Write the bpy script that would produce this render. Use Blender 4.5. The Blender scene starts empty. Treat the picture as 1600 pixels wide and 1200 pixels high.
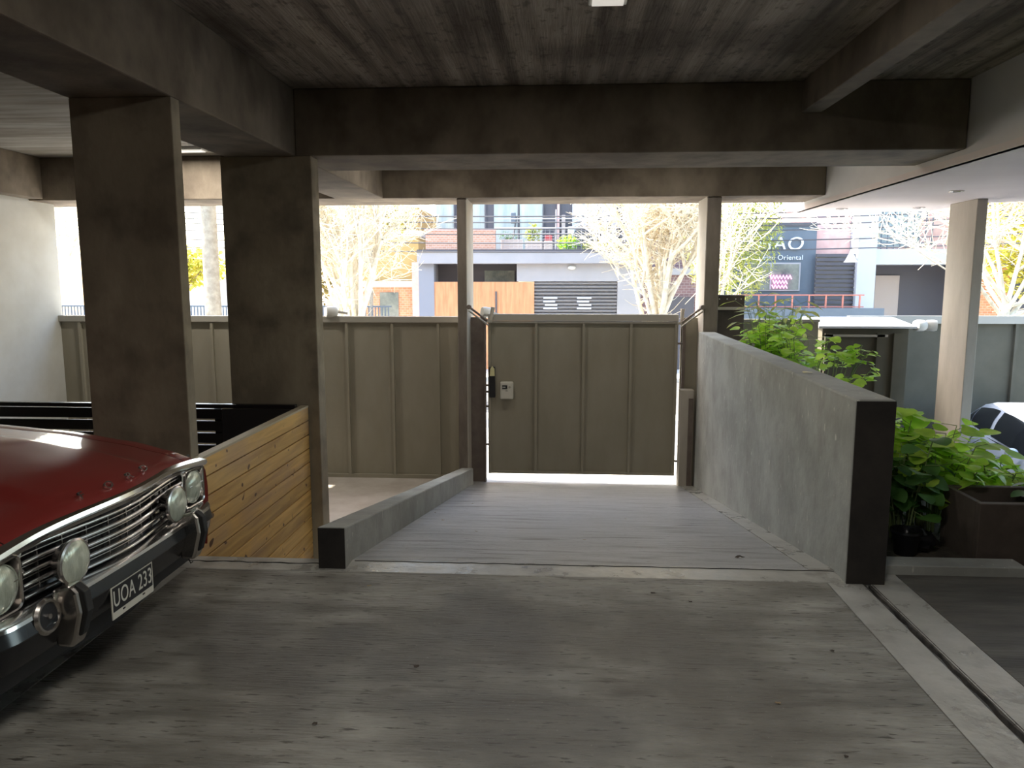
import bpy, bmesh, math, random
from mathutils import Vector, Matrix
R_ = math.radians
random.seed(7)
COL = bpy.context.scene.collection
SC = bpy.context.scene

# ------------------------------------------------------------------ camera
CAM_H = 1.65
F_PX = 1180.0
TH = math.atan(158 / F_PX)
PS = math.atan(72 * math.cos(TH) / F_PX)
cam_d = bpy.data.cameras.new('camera')
cam = bpy.data.objects.new('camera', cam_d)
COL.objects.link(cam)
cam.location = (0, 0, CAM_H)
cam.rotation_euler = (math.pi / 2 - TH, 0, PS)
cam_d.sensor_fit = 'HORIZONTAL'
cam_d.sensor_width = 36
cam_d.lens = 36 * F_PX / 1600
cam_d.clip_start = 0.05
cam_d.clip_end = 500
SC.camera = cam

# ------------------------------------------------------------------ world, sun, exposure
SC.view_settings.view_transform = 'Standard'
SC.view_settings.look = 'None'
SC.view_settings.gamma = 1
SC.view_settings.use_curve_mapping = False
SC.view_settings.exposure = 2.12
SC.cycles.diffuse_bounces = 8
SC.cycles.max_bounces = 14
world = bpy.data.worlds.new('sky')
SC.world = world
world.use_nodes = True
wn = world.node_tree.nodes
wl = world.node_tree.links
for n in list(wn):
    wn.remove(n)
wo = wn.new('ShaderNodeOutputWorld')
bg = wn.new('ShaderNodeBackground')
sky = wn.new('ShaderNodeTexSky')
sky.sky_type = 'NISHITA'
sky.sun_disc = False
sky.sun_elevation = R_(42)
sky.sun_rotation = R_(-62)
sky.air_density = 1.2
sky.dust_density = 2.2
sky.ozone_density = 1.0
bg.inputs['Strength'].default_value = 0.25
wl.new(sky.outputs[0], bg.inputs['Color'])
wl.new(bg.outputs[0], wo.inputs['Surface'])

SUN_DIR = Vector((-0.80, 0.13, 0.72)).normalized()     # towards the sun, over the street
sd = bpy.data.lights.new('sun', 'SUN')
sd.energy = 5.2
sd.angle = R_(0.6)
sd.color = (1.0, 0.93, 0.80)
sun = bpy.data.objects.new('sun', sd)
COL.objects.link(sun)
sun.rotation_euler = SUN_DIR.to_track_quat('Z', 'Y').to_euler()
sun.location = (-20, 8, 20)

# ------------------------------------------------------------------ helpers
def tag(o, label=None, cat=None, group=None, kind=None):
    if label: o['label'] = label
    if cat: o['category'] = cat
    if group: o['group'] = group
    if kind: o['kind'] = kind
    return o

def empty(name, loc=(0, 0, 0), label=None, cat=None, group=None, rz=0):
    o = bpy.data.objects.new(name, None)
    o.empty_display_size = 0.1
    COL.objects.link(o)
    o.location = loc
    o.rotation_euler = (0, 0, rz)
    return tag(o, label, cat, group)

class MB:
    """collects shapes in one bmesh and links them as ONE mesh object"""
    def __init__(s):
        s.bm = bmesh.new()
    def poly(s, pts):
        vs = [s.bm.verts.new(p) for p in pts]
        try: return s.bm.faces.new(vs)
        except ValueError: return None
    def box(s, x0, x1, y0, y1, z0, z1):
        p = [(x0, y0, z0), (x1, y0, z0), (x1, y1, z0), (x0, y1, z0), (x0, y0, z1), (x1, y0, z1), (x1, y1, z1), (x0, y1, z1)]
        return s.hexa(p)
    def hexa(s, p):
        v = [s.bm.verts.new(q) for q in p]
        for f in ((3, 2, 1, 0), (4, 5, 6, 7), (0, 1, 5, 4), (1, 2, 6, 5), (2, 3, 7, 6), (3, 0, 4, 7)):
            s.bm.faces.new([v[i] for i in f])
        return s
    def obox(s, c, size, m=None):
        m = m or Matrix()
        hx, hy, hz = [q / 2 for q in size]
        c = Vector(c)
        return s.hexa([c + m @ Vector((a * hx, b * hy, d * hz)) for d in (-1, 1) for a, b in ((-1, -1), (1, -1), (1, 1), (-1, 1))])
    def prism(s, pts, d):
        """pts: closed planar outline (3-D), extruded by vector d"""
        a = [s.bm.verts.new(p) for p in pts]
        b = [s.bm.verts.new(Vector(p) + Vector(d)) for p in pts]
        n = len(a)
        s.bm.faces.new(list(reversed(a)))
        s.bm.faces.new(b)
        for i in range(n):
            s.bm.faces.new((a[i], a[(i + 1) % n], b[(i + 1) % n], b[i]))
        return s
    def tube(s, pts, rad, seg=6, caps=True, closed=False):
        pts = [Vector(p) for p in pts]
        n = len(pts)
        if not hasattr(rad, '__len__'): rad = [rad] * n
        rings = []
        prev = None
        for i, p in enumerate(pts):
            if closed: t = pts[(i + 1) % n] - pts[i - 1]
            else: t = pts[min(i + 1, n - 1)] - pts[max(i - 1, 0)]
            if t.length < 1e-9: t = Vector((0, 0, 1))
            t.normalize()
            if prev is None:
                u = t.cross(Vector((0, 0, 1)))
                if u.length < 0.01: u = t.cross(Vector((1, 0, 0)))
            else:
                u = prev - t * prev.dot(t)
                if u.length < 1e-6: u = t.orthogonal()
            u.normalize(); prev = u
            w = t.cross(u)
            rings.append([s.bm.verts.new(p + (u * math.cos(a) + w * math.sin(a)) * rad[i]) for a in [2 * math.pi * k / seg for k in range(seg)]])
        for i in range(n if closed else n - 1):
            A, B = rings[i], rings[(i + 1) % n]
            for k in range(seg):
                s.bm.faces.new((A[k], A[(k + 1) % seg], B[(k + 1) % seg], B[k]))
        if caps and not closed:
            s.bm.faces.new(list(reversed(rings[0]))); s.bm.faces.new(rings[-1])
        return s
    def lathe(s, prof, o=(0, 0, 0), ax=(0, 0, 1), seg=24):
        """prof: [(r, h)] about axis ax through o"""
        ax = Vector(ax).normalized(); o = Vector(o)
        u = ax.orthogonal().normalized(); w = ax.cross(u)
        rings = []
        for r, h in prof:
            if r < 1e-6: rings.append([s.bm.verts.new(o + ax * h)])
            else: rings.append([s.bm.verts.new(o + ax * h + (u * math.cos(a) + w * math.sin(a)) * r) for a in [2 * math.pi * k / seg for k in range(seg)]])
        for A, B in zip(rings, rings[1:]):
            for k in range(seg):
                a0, a1 = A[k % len(A)], A[(k + 1) % len(A)]
                b0, b1 = B[k % len(B)], B[(k + 1) % len(B)]
                f = []
                for v in (a0, a1, b1, b0):
                    if v not in f: f.append(v)
                if len(f) > 2: s.bm.faces.new(f)
        return s
    def grid(s, fn, nu, nv, flip=False):
        g = [[s.bm.verts.new(fn(i / nu, j / nv)) for j in range(nv + 1)] for i in range(nu + 1)]
        for i in range(nu):
            for j in range(nv):
                q = (g[i][j], g[i + 1][j], g[i + 1][j + 1], g[i][j + 1])
                s.bm.faces.new(tuple(reversed(q)) if flip else q)
        return s
    def ball(s, c, r, seg=12, sc=(1, 1, 1)):
        m = Matrix.Translation(c) @ Matrix.Diagonal((*sc, 1))
        bmesh.ops.create_uvsphere(s.bm, u_segments=seg, v_segments=max(6, seg // 2 + 2), radius=r, matrix=m)
        return s
    def loft(s, rings, closed=True, caps=True):
        vs = [[s.bm.verts.new(p) for p in r] for r in rings]
        n = len(vs[0])
        for A, B in zip(vs, vs[1:]):
            for k in range(n if closed else n - 1):
                s.bm.faces.new((A[k], A[(k + 1) % n], B[(k + 1) % n], B[k]))
        if caps and closed:
            s.bm.faces.new(list(reversed(vs[0]))); s.bm.faces.new(vs[-1])
        return s
    def build(s, name, mat, parent=None, smooth=None, bevel=0, world=True, fixn=True):
        me = bpy.data.meshes.new(name)
        if fixn: bmesh.ops.recalc_face_normals(s.bm, faces=s.bm.faces)
        if parent is not None and world:
            top = parent
            off = Vector((0, 0, 0))
            while top is not None:
                off += Vector(top.location); top = top.parent
            bmesh.ops.translate(s.bm, verts=s.bm.verts, vec=-off)
        s.bm.to_mesh(me); s.bm.free()
        if smooth is not None:
            me.shade_smooth()
            if smooth < 180: me.set_sharp_from_angle(angle=R_(smooth))
        o = bpy.data.objects.new(name, me)
        COL.objects.link(o)
        if mat: me.materials.append(mat)
        if parent is not None: o.parent = parent
        if bevel:
            b = o.modifiers.new('edge', 'BEVEL')
            b.width = bevel; b.segments = 2; b.limit_method = 'ANGLE'; b.angle_limit = R_(40)
        return o

def box(name, mat, x0, x1, y0, y1, z0, z1, parent=None, bevel=0, world=True):
    return MB().box(x0, x1, y0, y1, z0, z1).build(name, mat, parent, bevel=bevel, world=world)

def struct(o, label=None):
    o['kind'] = 'structure'
    if label: o['label'] = label
    return o

def text(name, body, size, mat, loc, rot, parent=None, depth=0.004, sx=1.0, align='CENTER', shear=0.0):
    c = bpy.data.curves.new(name, 'FONT')
    c.body = body; c.size = size; c.extrude = depth; c.align_x = align; c.align_y = 'CENTER'
    c.space_character = 1.05; c.shear = shear
    t = bpy.data.objects.new(name + '_curve', c)
    COL.objects.link(t)
    bpy.context.view_layer.update()
    me = bpy.data.meshes.new_from_object(t.evaluated_get(bpy.context.evaluated_depsgraph_get()))
    bpy.data.objects.remove(t)
    me.name = name
    me.materials.clear(); me.materials.append(mat)
    o = bpy.data.objects.new(name, me)
    COL.objects.link(o)
    o.rotation_euler = rot; o.scale = (sx, 1, 1)
    o.location = loc
    if parent is not None: o.parent = parent
    return o

def copy_tree(o, parent=None):
    c = o.copy(); COL.objects.link(c)
    if parent is not None: c.parent = parent
    for ch in list(o.children): copy_tree(ch, c)
    return c

# ------------------------------------------------------------------ materials
def mat(name, col, rough=0.6, metal=0.0, col2=None, scale=3.0, stretch=(1, 1, 1), detail=6.0, bump=0.0, bscale=None,
        bstretch=None, spec=0.5, coat=0.0, contrast=(0.35, 0.65), emit=None, estr=0, trans=0, alpha=None, rvar=0.0, sss=None):
    m = bpy.data.materials.new(name); m.use_nodes = True
    nt = m.node_tree; N = nt.nodes; L = nt.links
    b = N['Principled BSDF']
    b.inputs['Base Color'].default_value = (*col, 1)
    b.inputs['Roughness'].default_value = rough
    b.inputs['Metallic'].default_value = metal
    b.inputs['Specular IOR Level'].default_value = spec
    b.inputs['Coat Weight'].default_value = coat
    b.inputs['Coat Roughness'].default_value = 0.06
    b.inputs['Transmission Weight'].default_value = trans
    if emit:
        b.inputs['Emission Color'].default_value = (*emit, 1)
        b.inputs['Emission Strength'].default_value = estr
    if col2 or bump:
        tc = N.new('ShaderNodeTexCoord')
    if col2:
        mp = N.new('ShaderNodeMapping'); mp.inputs['Scale'].default_value = stretch
        L.new(tc.outputs['Object'], mp.inputs['Vector'])
        nz = N.new('ShaderNodeTexNoise'); nz.inputs['Scale'].default_value = scale
        nz.inputs['Detail'].default_value = detail; nz.inputs['Roughness'].default_value = 0.62
        L.new(mp.outputs[0], nz.inputs['Vector'])
        cr = N.new('ShaderNodeValToRGB')
        cr.color_ramp.elements[0].position = contrast[0]; cr.color_ramp.elements[1].position = contrast[1]
        cr.color_ramp.elements[0].color = (*col, 1); cr.color_ramp.elements[1].color = (*col2, 1)
        L.new(nz.outputs['Fac'], cr.inputs[0])
        L.new(cr.outputs[0], b.inputs['Base Color'])
        if rvar:
            mr = N.new('ShaderNodeMapRange')
            mr.inputs['To Min'].default_value = rough - rvar; mr.inputs['To Max'].default_value = rough + rvar
            mr.inputs['From Min'].default_value = 0.3; mr.inputs['From Max'].default_value = 0.7
            L.new(nz.outputs['Fac'], mr.inputs[0]); L.new(mr.outputs[0], b.inputs['Roughness'])
    if bump:
        mp2 = N.new('ShaderNodeMapping'); mp2.inputs['Scale'].default_value = bstretch or stretch
        L.new(tc.outputs['Object'], mp2.inputs['Vector'])
        n2 = N.new('ShaderNodeTexNoise'); n2.inputs['Scale'].default_value = bscale or scale * 4
        n2.inputs['Detail'].default_value = 5
        L.new(mp2.outputs[0], n2.inputs['Vector'])
        bp = N.new('ShaderNodeBump'); bp.inputs['Strength'].default_value = bump; bp.inputs['Distance'].default_value = 0.02
        L.new(n2.outputs['Fac'], bp.inputs['Height']); L.new(bp.outputs[0], b.inputs['Normal'])
    return m

def layer(m, col, scale, lo, hi, stretch=(1, 1, 1), fac=1.0, offs=(0, 0, 0), detail=4):
    """mixes one more noise-shaped layer of colour (stains, dirt) over a material"""
    nt = m.node_tree; N = nt.nodes; L = nt.links
    b = N['Principled BSDF']
    src = b.inputs['Base Color'].links[0].from_socket if b.inputs['Base Color'].links else None
    tc = N.new('ShaderNodeTexCoord'); mp = N.new('ShaderNodeMapping')
    mp.inputs['Scale'].default_value = stretch; mp.inputs['Location'].default_value = offs
    L.new(tc.outputs['Object'], mp.inputs['Vector'])
    nz = N.new('ShaderNodeTexNoise'); nz.inputs['Scale'].default_value = scale; nz.inputs['Detail'].default_value = detail
    L.new(mp.outputs[0], nz.inputs['Vector'])
    mr = N.new('ShaderNodeMapRange'); mr.inputs['From Min'].default_value = lo; mr.inputs['From Max'].default_value = hi
    mr.inputs['To Max'].default_value = fac
    L.new(nz.outputs['Fac'], mr.inputs[0])
    mx = N.new('ShaderNodeMix'); mx.data_type = 'RGBA'
    L.new(mr.outputs[0], mx.inputs['Factor'])
    if src: L.new(src, mx.inputs['A'])
    else: mx.inputs['A'].default_value = b.inputs['Base Color'].default_value
    mx.inputs['B'].default_value = (*col, 1)
    L.new(mx.outputs['Result'], b.inputs['Base Color'])
    return m

M = {}
M['floor'] = mat('broomed concrete', (0.18, 0.172, 0.15), 0.55, col2=(0.38, 0.37, 0.33), scale=2.2, stretch=(0.8, 3.2, 1), contrast=(0.34, 0.66),
                 bump=0.9, bscale=9, bstretch=(0.9, 9, 1), rvar=0.12)
layer(M['floor'], (0.05, 0.042, 0.034), 22, 0.60, 0.67, stretch=(0.5, 2.6, 1), fac=0.85)
layer(M['floor'], (0.095, 0.084, 0.066), 0.9, 0.48, 0.64, fac=0.75, offs=(3.1, 1.7, 0))
layer(M['floor'], (0.07, 0.066, 0.06), 0.7, 0.52, 0.64, fac=0.6, offs=(8.1, 4.7, 0), detail=8)
layer(M['floor'], (0.09, 0.078, 0.062), 5, 0.56, 0.70, stretch=(0.5, 3, 1), fac=0.6)
layer(M['floor'], (0.30, 0.29, 0.26), 70, 0.66, 0.72, fac=0.5)
M['ramp'] = mat('ramp concrete', (0.24, 0.24, 0.235), 0.42, col2=(0.47, 0.475, 0.48), scale=2.6, stretch=(0.6, 4.5, 1), contrast=(0.28, 0.72),
                bump=0.8, bscale=9, bstretch=(0.7, 8, 1), rvar=0.12)
layer(M['ramp'], (0.10, 0.085, 0.07), 3.0, 0.56, 0.70, stretch=(0.5, 3.5, 1), fac=0.7)
layer(M['ramp'], (0.13, 0.11, 0.09), 30, 0.62, 0.70, stretch=(0.8, 2.0, 1), fac=0.6)
M['strip'] = mat('smooth cement margin', (0.31, 0.305, 0.28), 0.33, col2=(0.45, 0.445, 0.41), scale=4, bump=0.25, bscale=14, rvar=0.12)
layer(M['strip'], (0.12, 0.10, 0.085), 5, 0.56, 0.74, fac=0.6)
M['lowfloor'] = mat('forecourt paving', (0.40, 0.35, 0.30), 0.6, col2=(0.50, 0.46, 0.41), scale=3, bump=0.1)
M['wallc'] = mat('parapet render', (0.25, 0.255, 0.235), 0.8, col2=(0.36, 0.37, 0.345), scale=2.2, bump=0.25, bscale=16)
layer(M['wallc'], (0.17, 0.16, 0.14), 5, 0.56, 0.8, stretch=(1, 1, 0.5), fac=0.45)
layer(M['wallc'], (0.60, 0.58, 0.52), 24, 0.68, 0.71, stretch=(1, 1, 0.4), fac=0.6)
M['conc'] = mat('board marked concrete', (0.20, 0.165, 0.115), 0.85, col2=(0.36, 0.31, 0.225), scale=1.6, stretch=(1, 1, 0.55), bump=0.2, bscale=18)
layer(M['conc'], (0.08, 0.062, 0.045), 3.5, 0.5, 0.75, fac=0.6)
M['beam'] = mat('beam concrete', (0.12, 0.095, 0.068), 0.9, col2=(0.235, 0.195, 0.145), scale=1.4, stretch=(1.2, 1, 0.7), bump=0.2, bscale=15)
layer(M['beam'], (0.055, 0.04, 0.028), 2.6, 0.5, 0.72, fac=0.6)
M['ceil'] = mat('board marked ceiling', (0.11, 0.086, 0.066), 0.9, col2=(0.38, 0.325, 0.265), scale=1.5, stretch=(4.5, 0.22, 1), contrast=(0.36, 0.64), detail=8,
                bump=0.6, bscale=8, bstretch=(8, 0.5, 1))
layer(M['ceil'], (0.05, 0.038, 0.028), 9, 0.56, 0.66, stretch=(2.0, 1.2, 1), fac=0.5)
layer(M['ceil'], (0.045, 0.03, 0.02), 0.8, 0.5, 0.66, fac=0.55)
M['ceil_left'] = mat('board marked ceiling of side bay', (0.17, 0.15, 0.12), 0.9, col2=(0.36, 0.34, 0.30), scale=1.4, stretch=(0.5, 3.6, 1), bump=0.2, bscale=6)
M['plaster'] = mat('white painted plaster', (0.60, 0.58, 0.56), 0.7, col2=(0.68, 0.66, 0.64), scale=1.2, bump=0.03)
M['soffit'] = mat('pale pink plaster', (0.66, 0.58, 0.55), 0.7, col2=(0.72, 0.65, 0.62), scale=1.0)
M['leftwall'] = mat('pale side wall render', (0.50, 0.49, 0.44), 0.75, col2=(0.60, 0.60, 0.56), scale=1.2, bump=0.05)
M['dark_back'] = mat('dark garage wall', (0.10, 0.09, 0.08), 0.9)
M['steel'] = mat('brown grey painted sheet steel', (0.28, 0.253, 0.19), 0.5, col2=(0.325, 0.296, 0.23), scale=2.2, stretch=(1, 1, 0.4), spec=0.3)
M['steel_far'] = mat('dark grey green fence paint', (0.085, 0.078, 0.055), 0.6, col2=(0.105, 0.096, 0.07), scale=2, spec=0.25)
M['steel_lt'] = mat('grey painted steel tube', (0.40, 0.375, 0.32), 0.45, spec=0.4)
M['steel_dk'] = mat('dark brown steel', (0.13, 0.10, 0.085), 0.5, col2=(0.18, 0.145, 0.12), scale=6)
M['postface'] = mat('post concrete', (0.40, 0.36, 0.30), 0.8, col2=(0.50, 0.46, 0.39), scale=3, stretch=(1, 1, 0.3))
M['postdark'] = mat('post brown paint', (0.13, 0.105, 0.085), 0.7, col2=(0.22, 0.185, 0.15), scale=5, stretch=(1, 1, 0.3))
M['black_gloss'] = mat('black gloss paint', (0.010, 0.010, 0.012), 0.22, spec=0.6)
M['white_pl'] = mat('white plastic', (0.72, 0.71, 0.66), 0.45)
M['cream_pl'] = mat('cream plastic', (0.62, 0.60, 0.52), 0.5)
M['yellow_pl'] = mat('pale yellow plastic', (0.75, 0.70, 0.38), 0.5)
M['black_pl'] = mat('black plastic', (0.015, 0.015, 0.017), 0.45)
M['red_pl'] = mat('red plastic', (0.55, 0.08, 0.09), 0.5)
M['rubber'] = mat('rubber', (0.012, 0.012, 0.012), 0.7)
M['chrome'] = mat('chrome', (0.82, 0.81, 0.80), 0.16, 1.0)
M['chrome_worn'] = mat('worn chrome', (0.55, 0.52, 0.49), 0.24, 1.0)
M['blackchrome'] = mat('black bumper face', (0.05, 0.055, 0.06), 0.2, 0.6, spec=0.7)
M['carred'] = mat('dark red car paint', (0.23, 0.028, 0.024), 0.36, 0.12, coat=0.8, spec=0.5)
M['carwhite'] = mat('silver white car paint', (0.62, 0.68, 0.76), 0.3, 0.1, coat=0.8)
M['carglass'] = mat('tinted car glass', (0.012, 0.015, 0.02), 0.05, spec=0.8)
M['lens'] = mat('lamp lens glass', (0.62, 0.66, 0.55), 0.16, 0.35, col2=(0.40, 0.44, 0.36), scale=9, stretch=(1, 4, 1), bump=0.15, bscale=30, bstretch=(1, 6, 1))
M['amber'] = mat('clear amber lens', (0.60, 0.52, 0.36), 0.25, 0.2)
M['foil'] = mat('silver foil', (0.8, 0.8, 0.8), 0.25, 1.0)
M['plank'] = None

def plank_mat():
    m = bpy.data.materials.new('varnished pine'); m.use_nodes = True
    N = m.node_tree.nodes; L = m.node_tree.links; b = N['Principled BSDF']
    tc = N.new('ShaderNodeTexCoord')
    mp = N.new('ShaderNodeMapping'); mp.inputs['Scale'].default_value = (1, 0.55, 7)
    L.new(tc.outputs['Object'], mp.inputs['Vector'])
    nz = N.new('ShaderNodeTexNoise'); nz.inputs['Scale'].default_value = 3.0; nz.inputs['Detail'].default_value = 7
    nz.inputs['Distortion'].default_value = 0.6
    L.new(mp.outputs[0], nz.inputs['Vector'])
    cr = N.new('ShaderNodeValToRGB')
    e = cr.color_ramp.elements
    e[0].position = 0.25; e[0].color = (0.42, 0.235, 0.065, 1)
    e[1].position = 0.7; e[1].color = (0.72, 0.46, 0.15, 1)
    L.new(nz.outputs['Fac'], cr.inputs[0]); L.new(cr.outputs[0], b.inputs['Base Color'])
    b.inputs['Roughness'].default_value = 0.5
    layer(m, (0.40, 0.27, 0.18), 1.6, 0.48, 0.66, stretch=(1, 0.8, 2.0), fac=0.55)
    oi = N.new('ShaderNodeObjectInfo'); hs = N.new('ShaderNodeHueSaturation')
    mr = N.new('ShaderNodeMapRange'); mr.inputs['To Min'].default_value = 0.80; mr.inputs['To Max'].default_value = 1.12
    L.new(oi.outputs['Random'], mr.inputs[0]); L.new(mr.outputs[0], hs.inputs['Value'])
    L.new(b.inputs['Base Color'].links[0].from_socket, hs.inputs['Color']); L.new(hs.outputs[0], b.inputs['Base Color'])
    va = N.new('ShaderNodeVectorMath'); va.operation = 'ADD'; L.new(tc.outputs['Object'], va.inputs[0])
    sc = N.new('ShaderNodeVectorMath'); sc.operation = 'SCALE'; sc.inputs[0].default_value = (3, 40, 7)
    L.new(oi.outputs['Random'], sc.inputs['Scale']); L.new(sc.outputs[0], va.inputs[1]); L.new(va.outputs[0], mp.inputs['Vector'])
    layer(m, (0.10, 0.045, 0.02), 11, 0.70, 0.73, stretch=(1, 0.9, 1.0), fac=0.95, detail=1)
    return m
M['pine'] = plank_mat()
M['bark'] = mat('pale bark', (0.60, 0.52, 0.38), 0.8, col2=(0.84, 0.78, 0.64), scale=8)
M['bark_dark'] = mat('grey brown bark', (0.30, 0.26, 0.20), 0.85, col2=(0.45, 0.40, 0.32), scale=8)

def leafmat(name, c1, c2, tr=0.45, scale=6):
    m = bpy.data.materials.new(name); m.use_nodes = True
    N = m.node_tree.nodes; L = m.node_tree.links; b = N['Principled BSDF']; out = N['Material Output']
    tc = N.new('ShaderNodeTexCoord'); nz = N.new('ShaderNodeTexNoise'); nz.inputs['Scale'].default_value = scale
    L.new(tc.outputs['Object'], nz.inputs['Vector'])
    cr = N.new('ShaderNodeValToRGB'); cr.color_ramp.elements[0].position = 0.35; cr.color_ramp.elements[1].position = 0.65
    cr.color_ramp.elements[0].color = (*c1, 1); cr.color_ramp.elements[1].color = (*c2, 1)
    L.new(nz.outputs['Fac'], cr.inputs[0]); L.new(cr.outputs[0], b.inputs['Base Color'])
    b.inputs['Roughness'].default_value = 0.45
    t = N.new('ShaderNodeBsdfTranslucent'); L.new(cr.outputs[0], t.inputs['Color'])
    mx = N.new('ShaderNodeMixShader'); mx.inputs[0].default_value = tr
    L.new(b.outputs[0], mx.inputs[1]); L.new(t.outputs[0], mx.inputs[2]); L.new(mx.outputs[0], out.inputs['Surface'])
    return m
M['leaf'] = leafmat('bright green leaf', (0.34, 0.60, 0.05), (0.68, 0.88, 0.14), 0.55)
M['leaf2'] = leafmat('yellow green leaf', (0.40, 0.42, 0.05), (0.72, 0.62, 0.16), 0.5, 3)
M['leafolive'] = leafmat('olive brown leaf', (0.16, 0.13, 0.04), (0.42, 0.34, 0.10), 0.4, 3)
M['leafwillow'] = leafmat('willow leaf', (0.30, 0.36, 0.08), (0.62, 0.62, 0.20), 0.5, 3)
M['leafdark'] = leafmat('deep green leaf', (0.03, 0.10, 0.02), (0.10, 0.24, 0.05), 0.3)
M['stem'] = mat('green stem', (0.20, 0.26, 0.10), 0.6)
M['drystem'] = mat('dry stem', (0.45, 0.38, 0.26), 0.7)
M['dryleaf'] = mat('dry leaf', (0.30, 0.22, 0.13), 0.8, col2=(0.45, 0.36, 0.22), scale=20)
M['crackedge'] = mat('dirty crack edge', (0.03, 0.028, 0.026), 0.9, col2=(0.12, 0.11, 0.10), scale=12)
M['darkleaf'] = mat('dark dead leaf', (0.05, 0.035, 0.025), 0.8)
M['soil'] = mat('dark soil', (0.03, 0.024, 0.018), 0.95, col2=(0.06, 0.05, 0.035), scale=15, bump=0.6, bscale=30)
M['planterc'] = mat('brown concrete planter', (0.06, 0.045, 0.036), 0.85, col2=(0.10, 0.078, 0.062), scale=4, bump=0.15)
M['asphalt'] = mat('asphalt', (0.10, 0.10, 0.10), 0.9, col2=(0.16, 0.16, 0.155), scale=12)
M['pave'] = mat('pale paving', (0.56, 0.54, 0.50), 0.8, col2=(0.66, 0.64, 0.60), scale=5)
# opposite side of the street
M['f_grey'] = mat('light grey facade paint', (0.40, 0.385, 0.40), 0.8, col2=(0.45, 0.43, 0.445), scale=1)
M['f_blue'] = mat('blue grey facade paint', (0.30, 0.31, 0.36), 0.8)
M['f_dark'] = mat('charcoal facade', (0.11, 0.105, 0.12), 0.8)
M['f_slate'] = mat('slate painted facade', (0.13, 0.16, 0.195), 0.75, col2=(0.15, 0.18, 0.215), scale=2)
M['f_white'] = mat('white facade', (0.58, 0.59, 0.62), 0.7)
M['f_yellow'] = mat('ochre facade', (0.55, 0.40, 0.17), 0.8)
M['orangewood'] = mat('orange timber cladding', (0.60, 0.26, 0.12), 0.6, col2=(0.78, 0.38, 0.19), scale=2, stretch=(6, 1, 0.5))
M['shut'] = mat('roller shutter metal', (0.24, 0.225, 0.225), 0.5, 0.3)
M['glass'] = mat('window glass with pale curtain', (0.30, 0.37, 0.39), 0.15, col2=(0.50, 0.54, 0.50), scale=0.8, stretch=(3, 1, 0.5), spec=0.7)
M['glassdk'] = mat('dark window glass', (0.10, 0.12, 0.12), 0.1, col2=(0.28, 0.30, 0.26), scale=1.5, spec=0.8)
M['curtain'] = mat('curtain behind glass', (0.45, 0.42, 0.42), 0.6, col2=(0.62, 0.60, 0.60), scale=2, stretch=(8, 1, 0.3))
M['pinkwall'] = mat('pink tile wall', (0.66, 0.40, 0.37), 0.7, col2=(0.74, 0.50, 0.46), scale=3)
M['beigepl'] = mat('beige planter', (0.50, 0.42, 0.38), 0.8)
M['neon'] = mat('pink neon tube', (0.9, 0.3, 0.7), 0.4, emit=(1.0, 0.28, 0.72), estr=1.6)
M['redframe'] = mat('red brown steel railing', (0.55, 0.20, 0.15), 0.6)
M['cable'] = mat('cable sheath', (0.10, 0.10, 0.11), 0.6)
M['sticker'] = mat('white sticker', (0.80, 0.82, 0.85), 0.5)

def brickmat(name, c1, c2, mortar, scale, rot=True, w=0.5, h=0.25):
    m = bpy.data.materials.new(name); m.use_nodes = True
    N = m.node_tree.nodes; L = m.node_tree.links; b = N['Principled BSDF']
    tc = N.new('ShaderNodeTexCoord'); mp = N.new('ShaderNodeMapping')
    mp.inputs['Rotation'].default_value = (R_(-90), 0, 0)
    L.new(tc.outputs['Object'], mp.inputs['Vector'])
    br = N.new('ShaderNodeTexBrick'); br.inputs['Scale'].default_value = scale
    br.inputs['Color1'].default_value = (*c1, 1); br.inputs['Color2'].default_value = (*c2, 1); br.inputs['Mortar'].default_value = (*mortar, 1)
    br.inputs['Brick Width'].default_value = w; br.inputs['Row Height'].default_value = h; br.inputs['Mortar Size'].default_value = 0.02
    L.new(mp.outputs[0], br.inputs['Vector']); L.new(br.outputs[0], b.inputs['Base Color'])
    b.inputs['Roughness'].default_value = 0.85
    return m
M['brick'] = brickmat('balcony brick', (0.50, 0.26, 0.18), (0.58, 0.33, 0.24), (0.62, 0.52, 0.45), 4)
M['brickred'] = brickmat('red wall brick', (0.62, 0.24, 0.13), (0.70, 0.33, 0.18), (0.6, 0.45, 0.35), 3)
M['brickdk'] = brickmat('dark wall brick', (0.20, 0.12, 0.13), (0.27, 0.16, 0.16), (0.36, 0.30, 0.30), 3)

# ================================================================== THE GARAGE SHELL
SL = 0.185                      # slope of the ramp
def rz(y): return -SL * max(0.0, y - 4.3)
ZC = 3.27                       # ceiling
ZB = 2.72                       # underside of beams

struct(box('floor', M['floor'], -2.15, 1.50, -9, 4.10, -0.25, 0.0), 'broomed concrete garage floor slab with dark stains')
struct(box('floor_strip', M['strip'], -2.40, 1.66, 4.104, 4.30, -0.25, 0.002, bevel=0.006), 'smooth pale margin across the head of the ramp')
struct(box('floor_strip', M['strip'], -2.42, -2.154, -9, 4.10, -0.25, 0.001), 'smooth pale margin running under the red car')
struct(box('floor_strip', M['strip'], 1.504, 1.69, -9, 4.10, -0.25, 0.002), 'smooth pale margin beside the floor crack')
M['floor2'] = mat('shaded bay concrete', (0.07, 0.065, 0.055), 0.65, col2=(0.14, 0.13, 0.11), scale=2.2, stretch=(0.6, 3.0, 1), bump=0.4, bscale=8, bstretch=(0.6, 8, 1))  # darker than the main slab: the bay's shade is put into its colour
struct(box('floor_strip', M['strip'], 1.735, 1.93, -9, 4.25, -0.25, 0.0), 'smooth pale margin on the far side of the crack')
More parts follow.
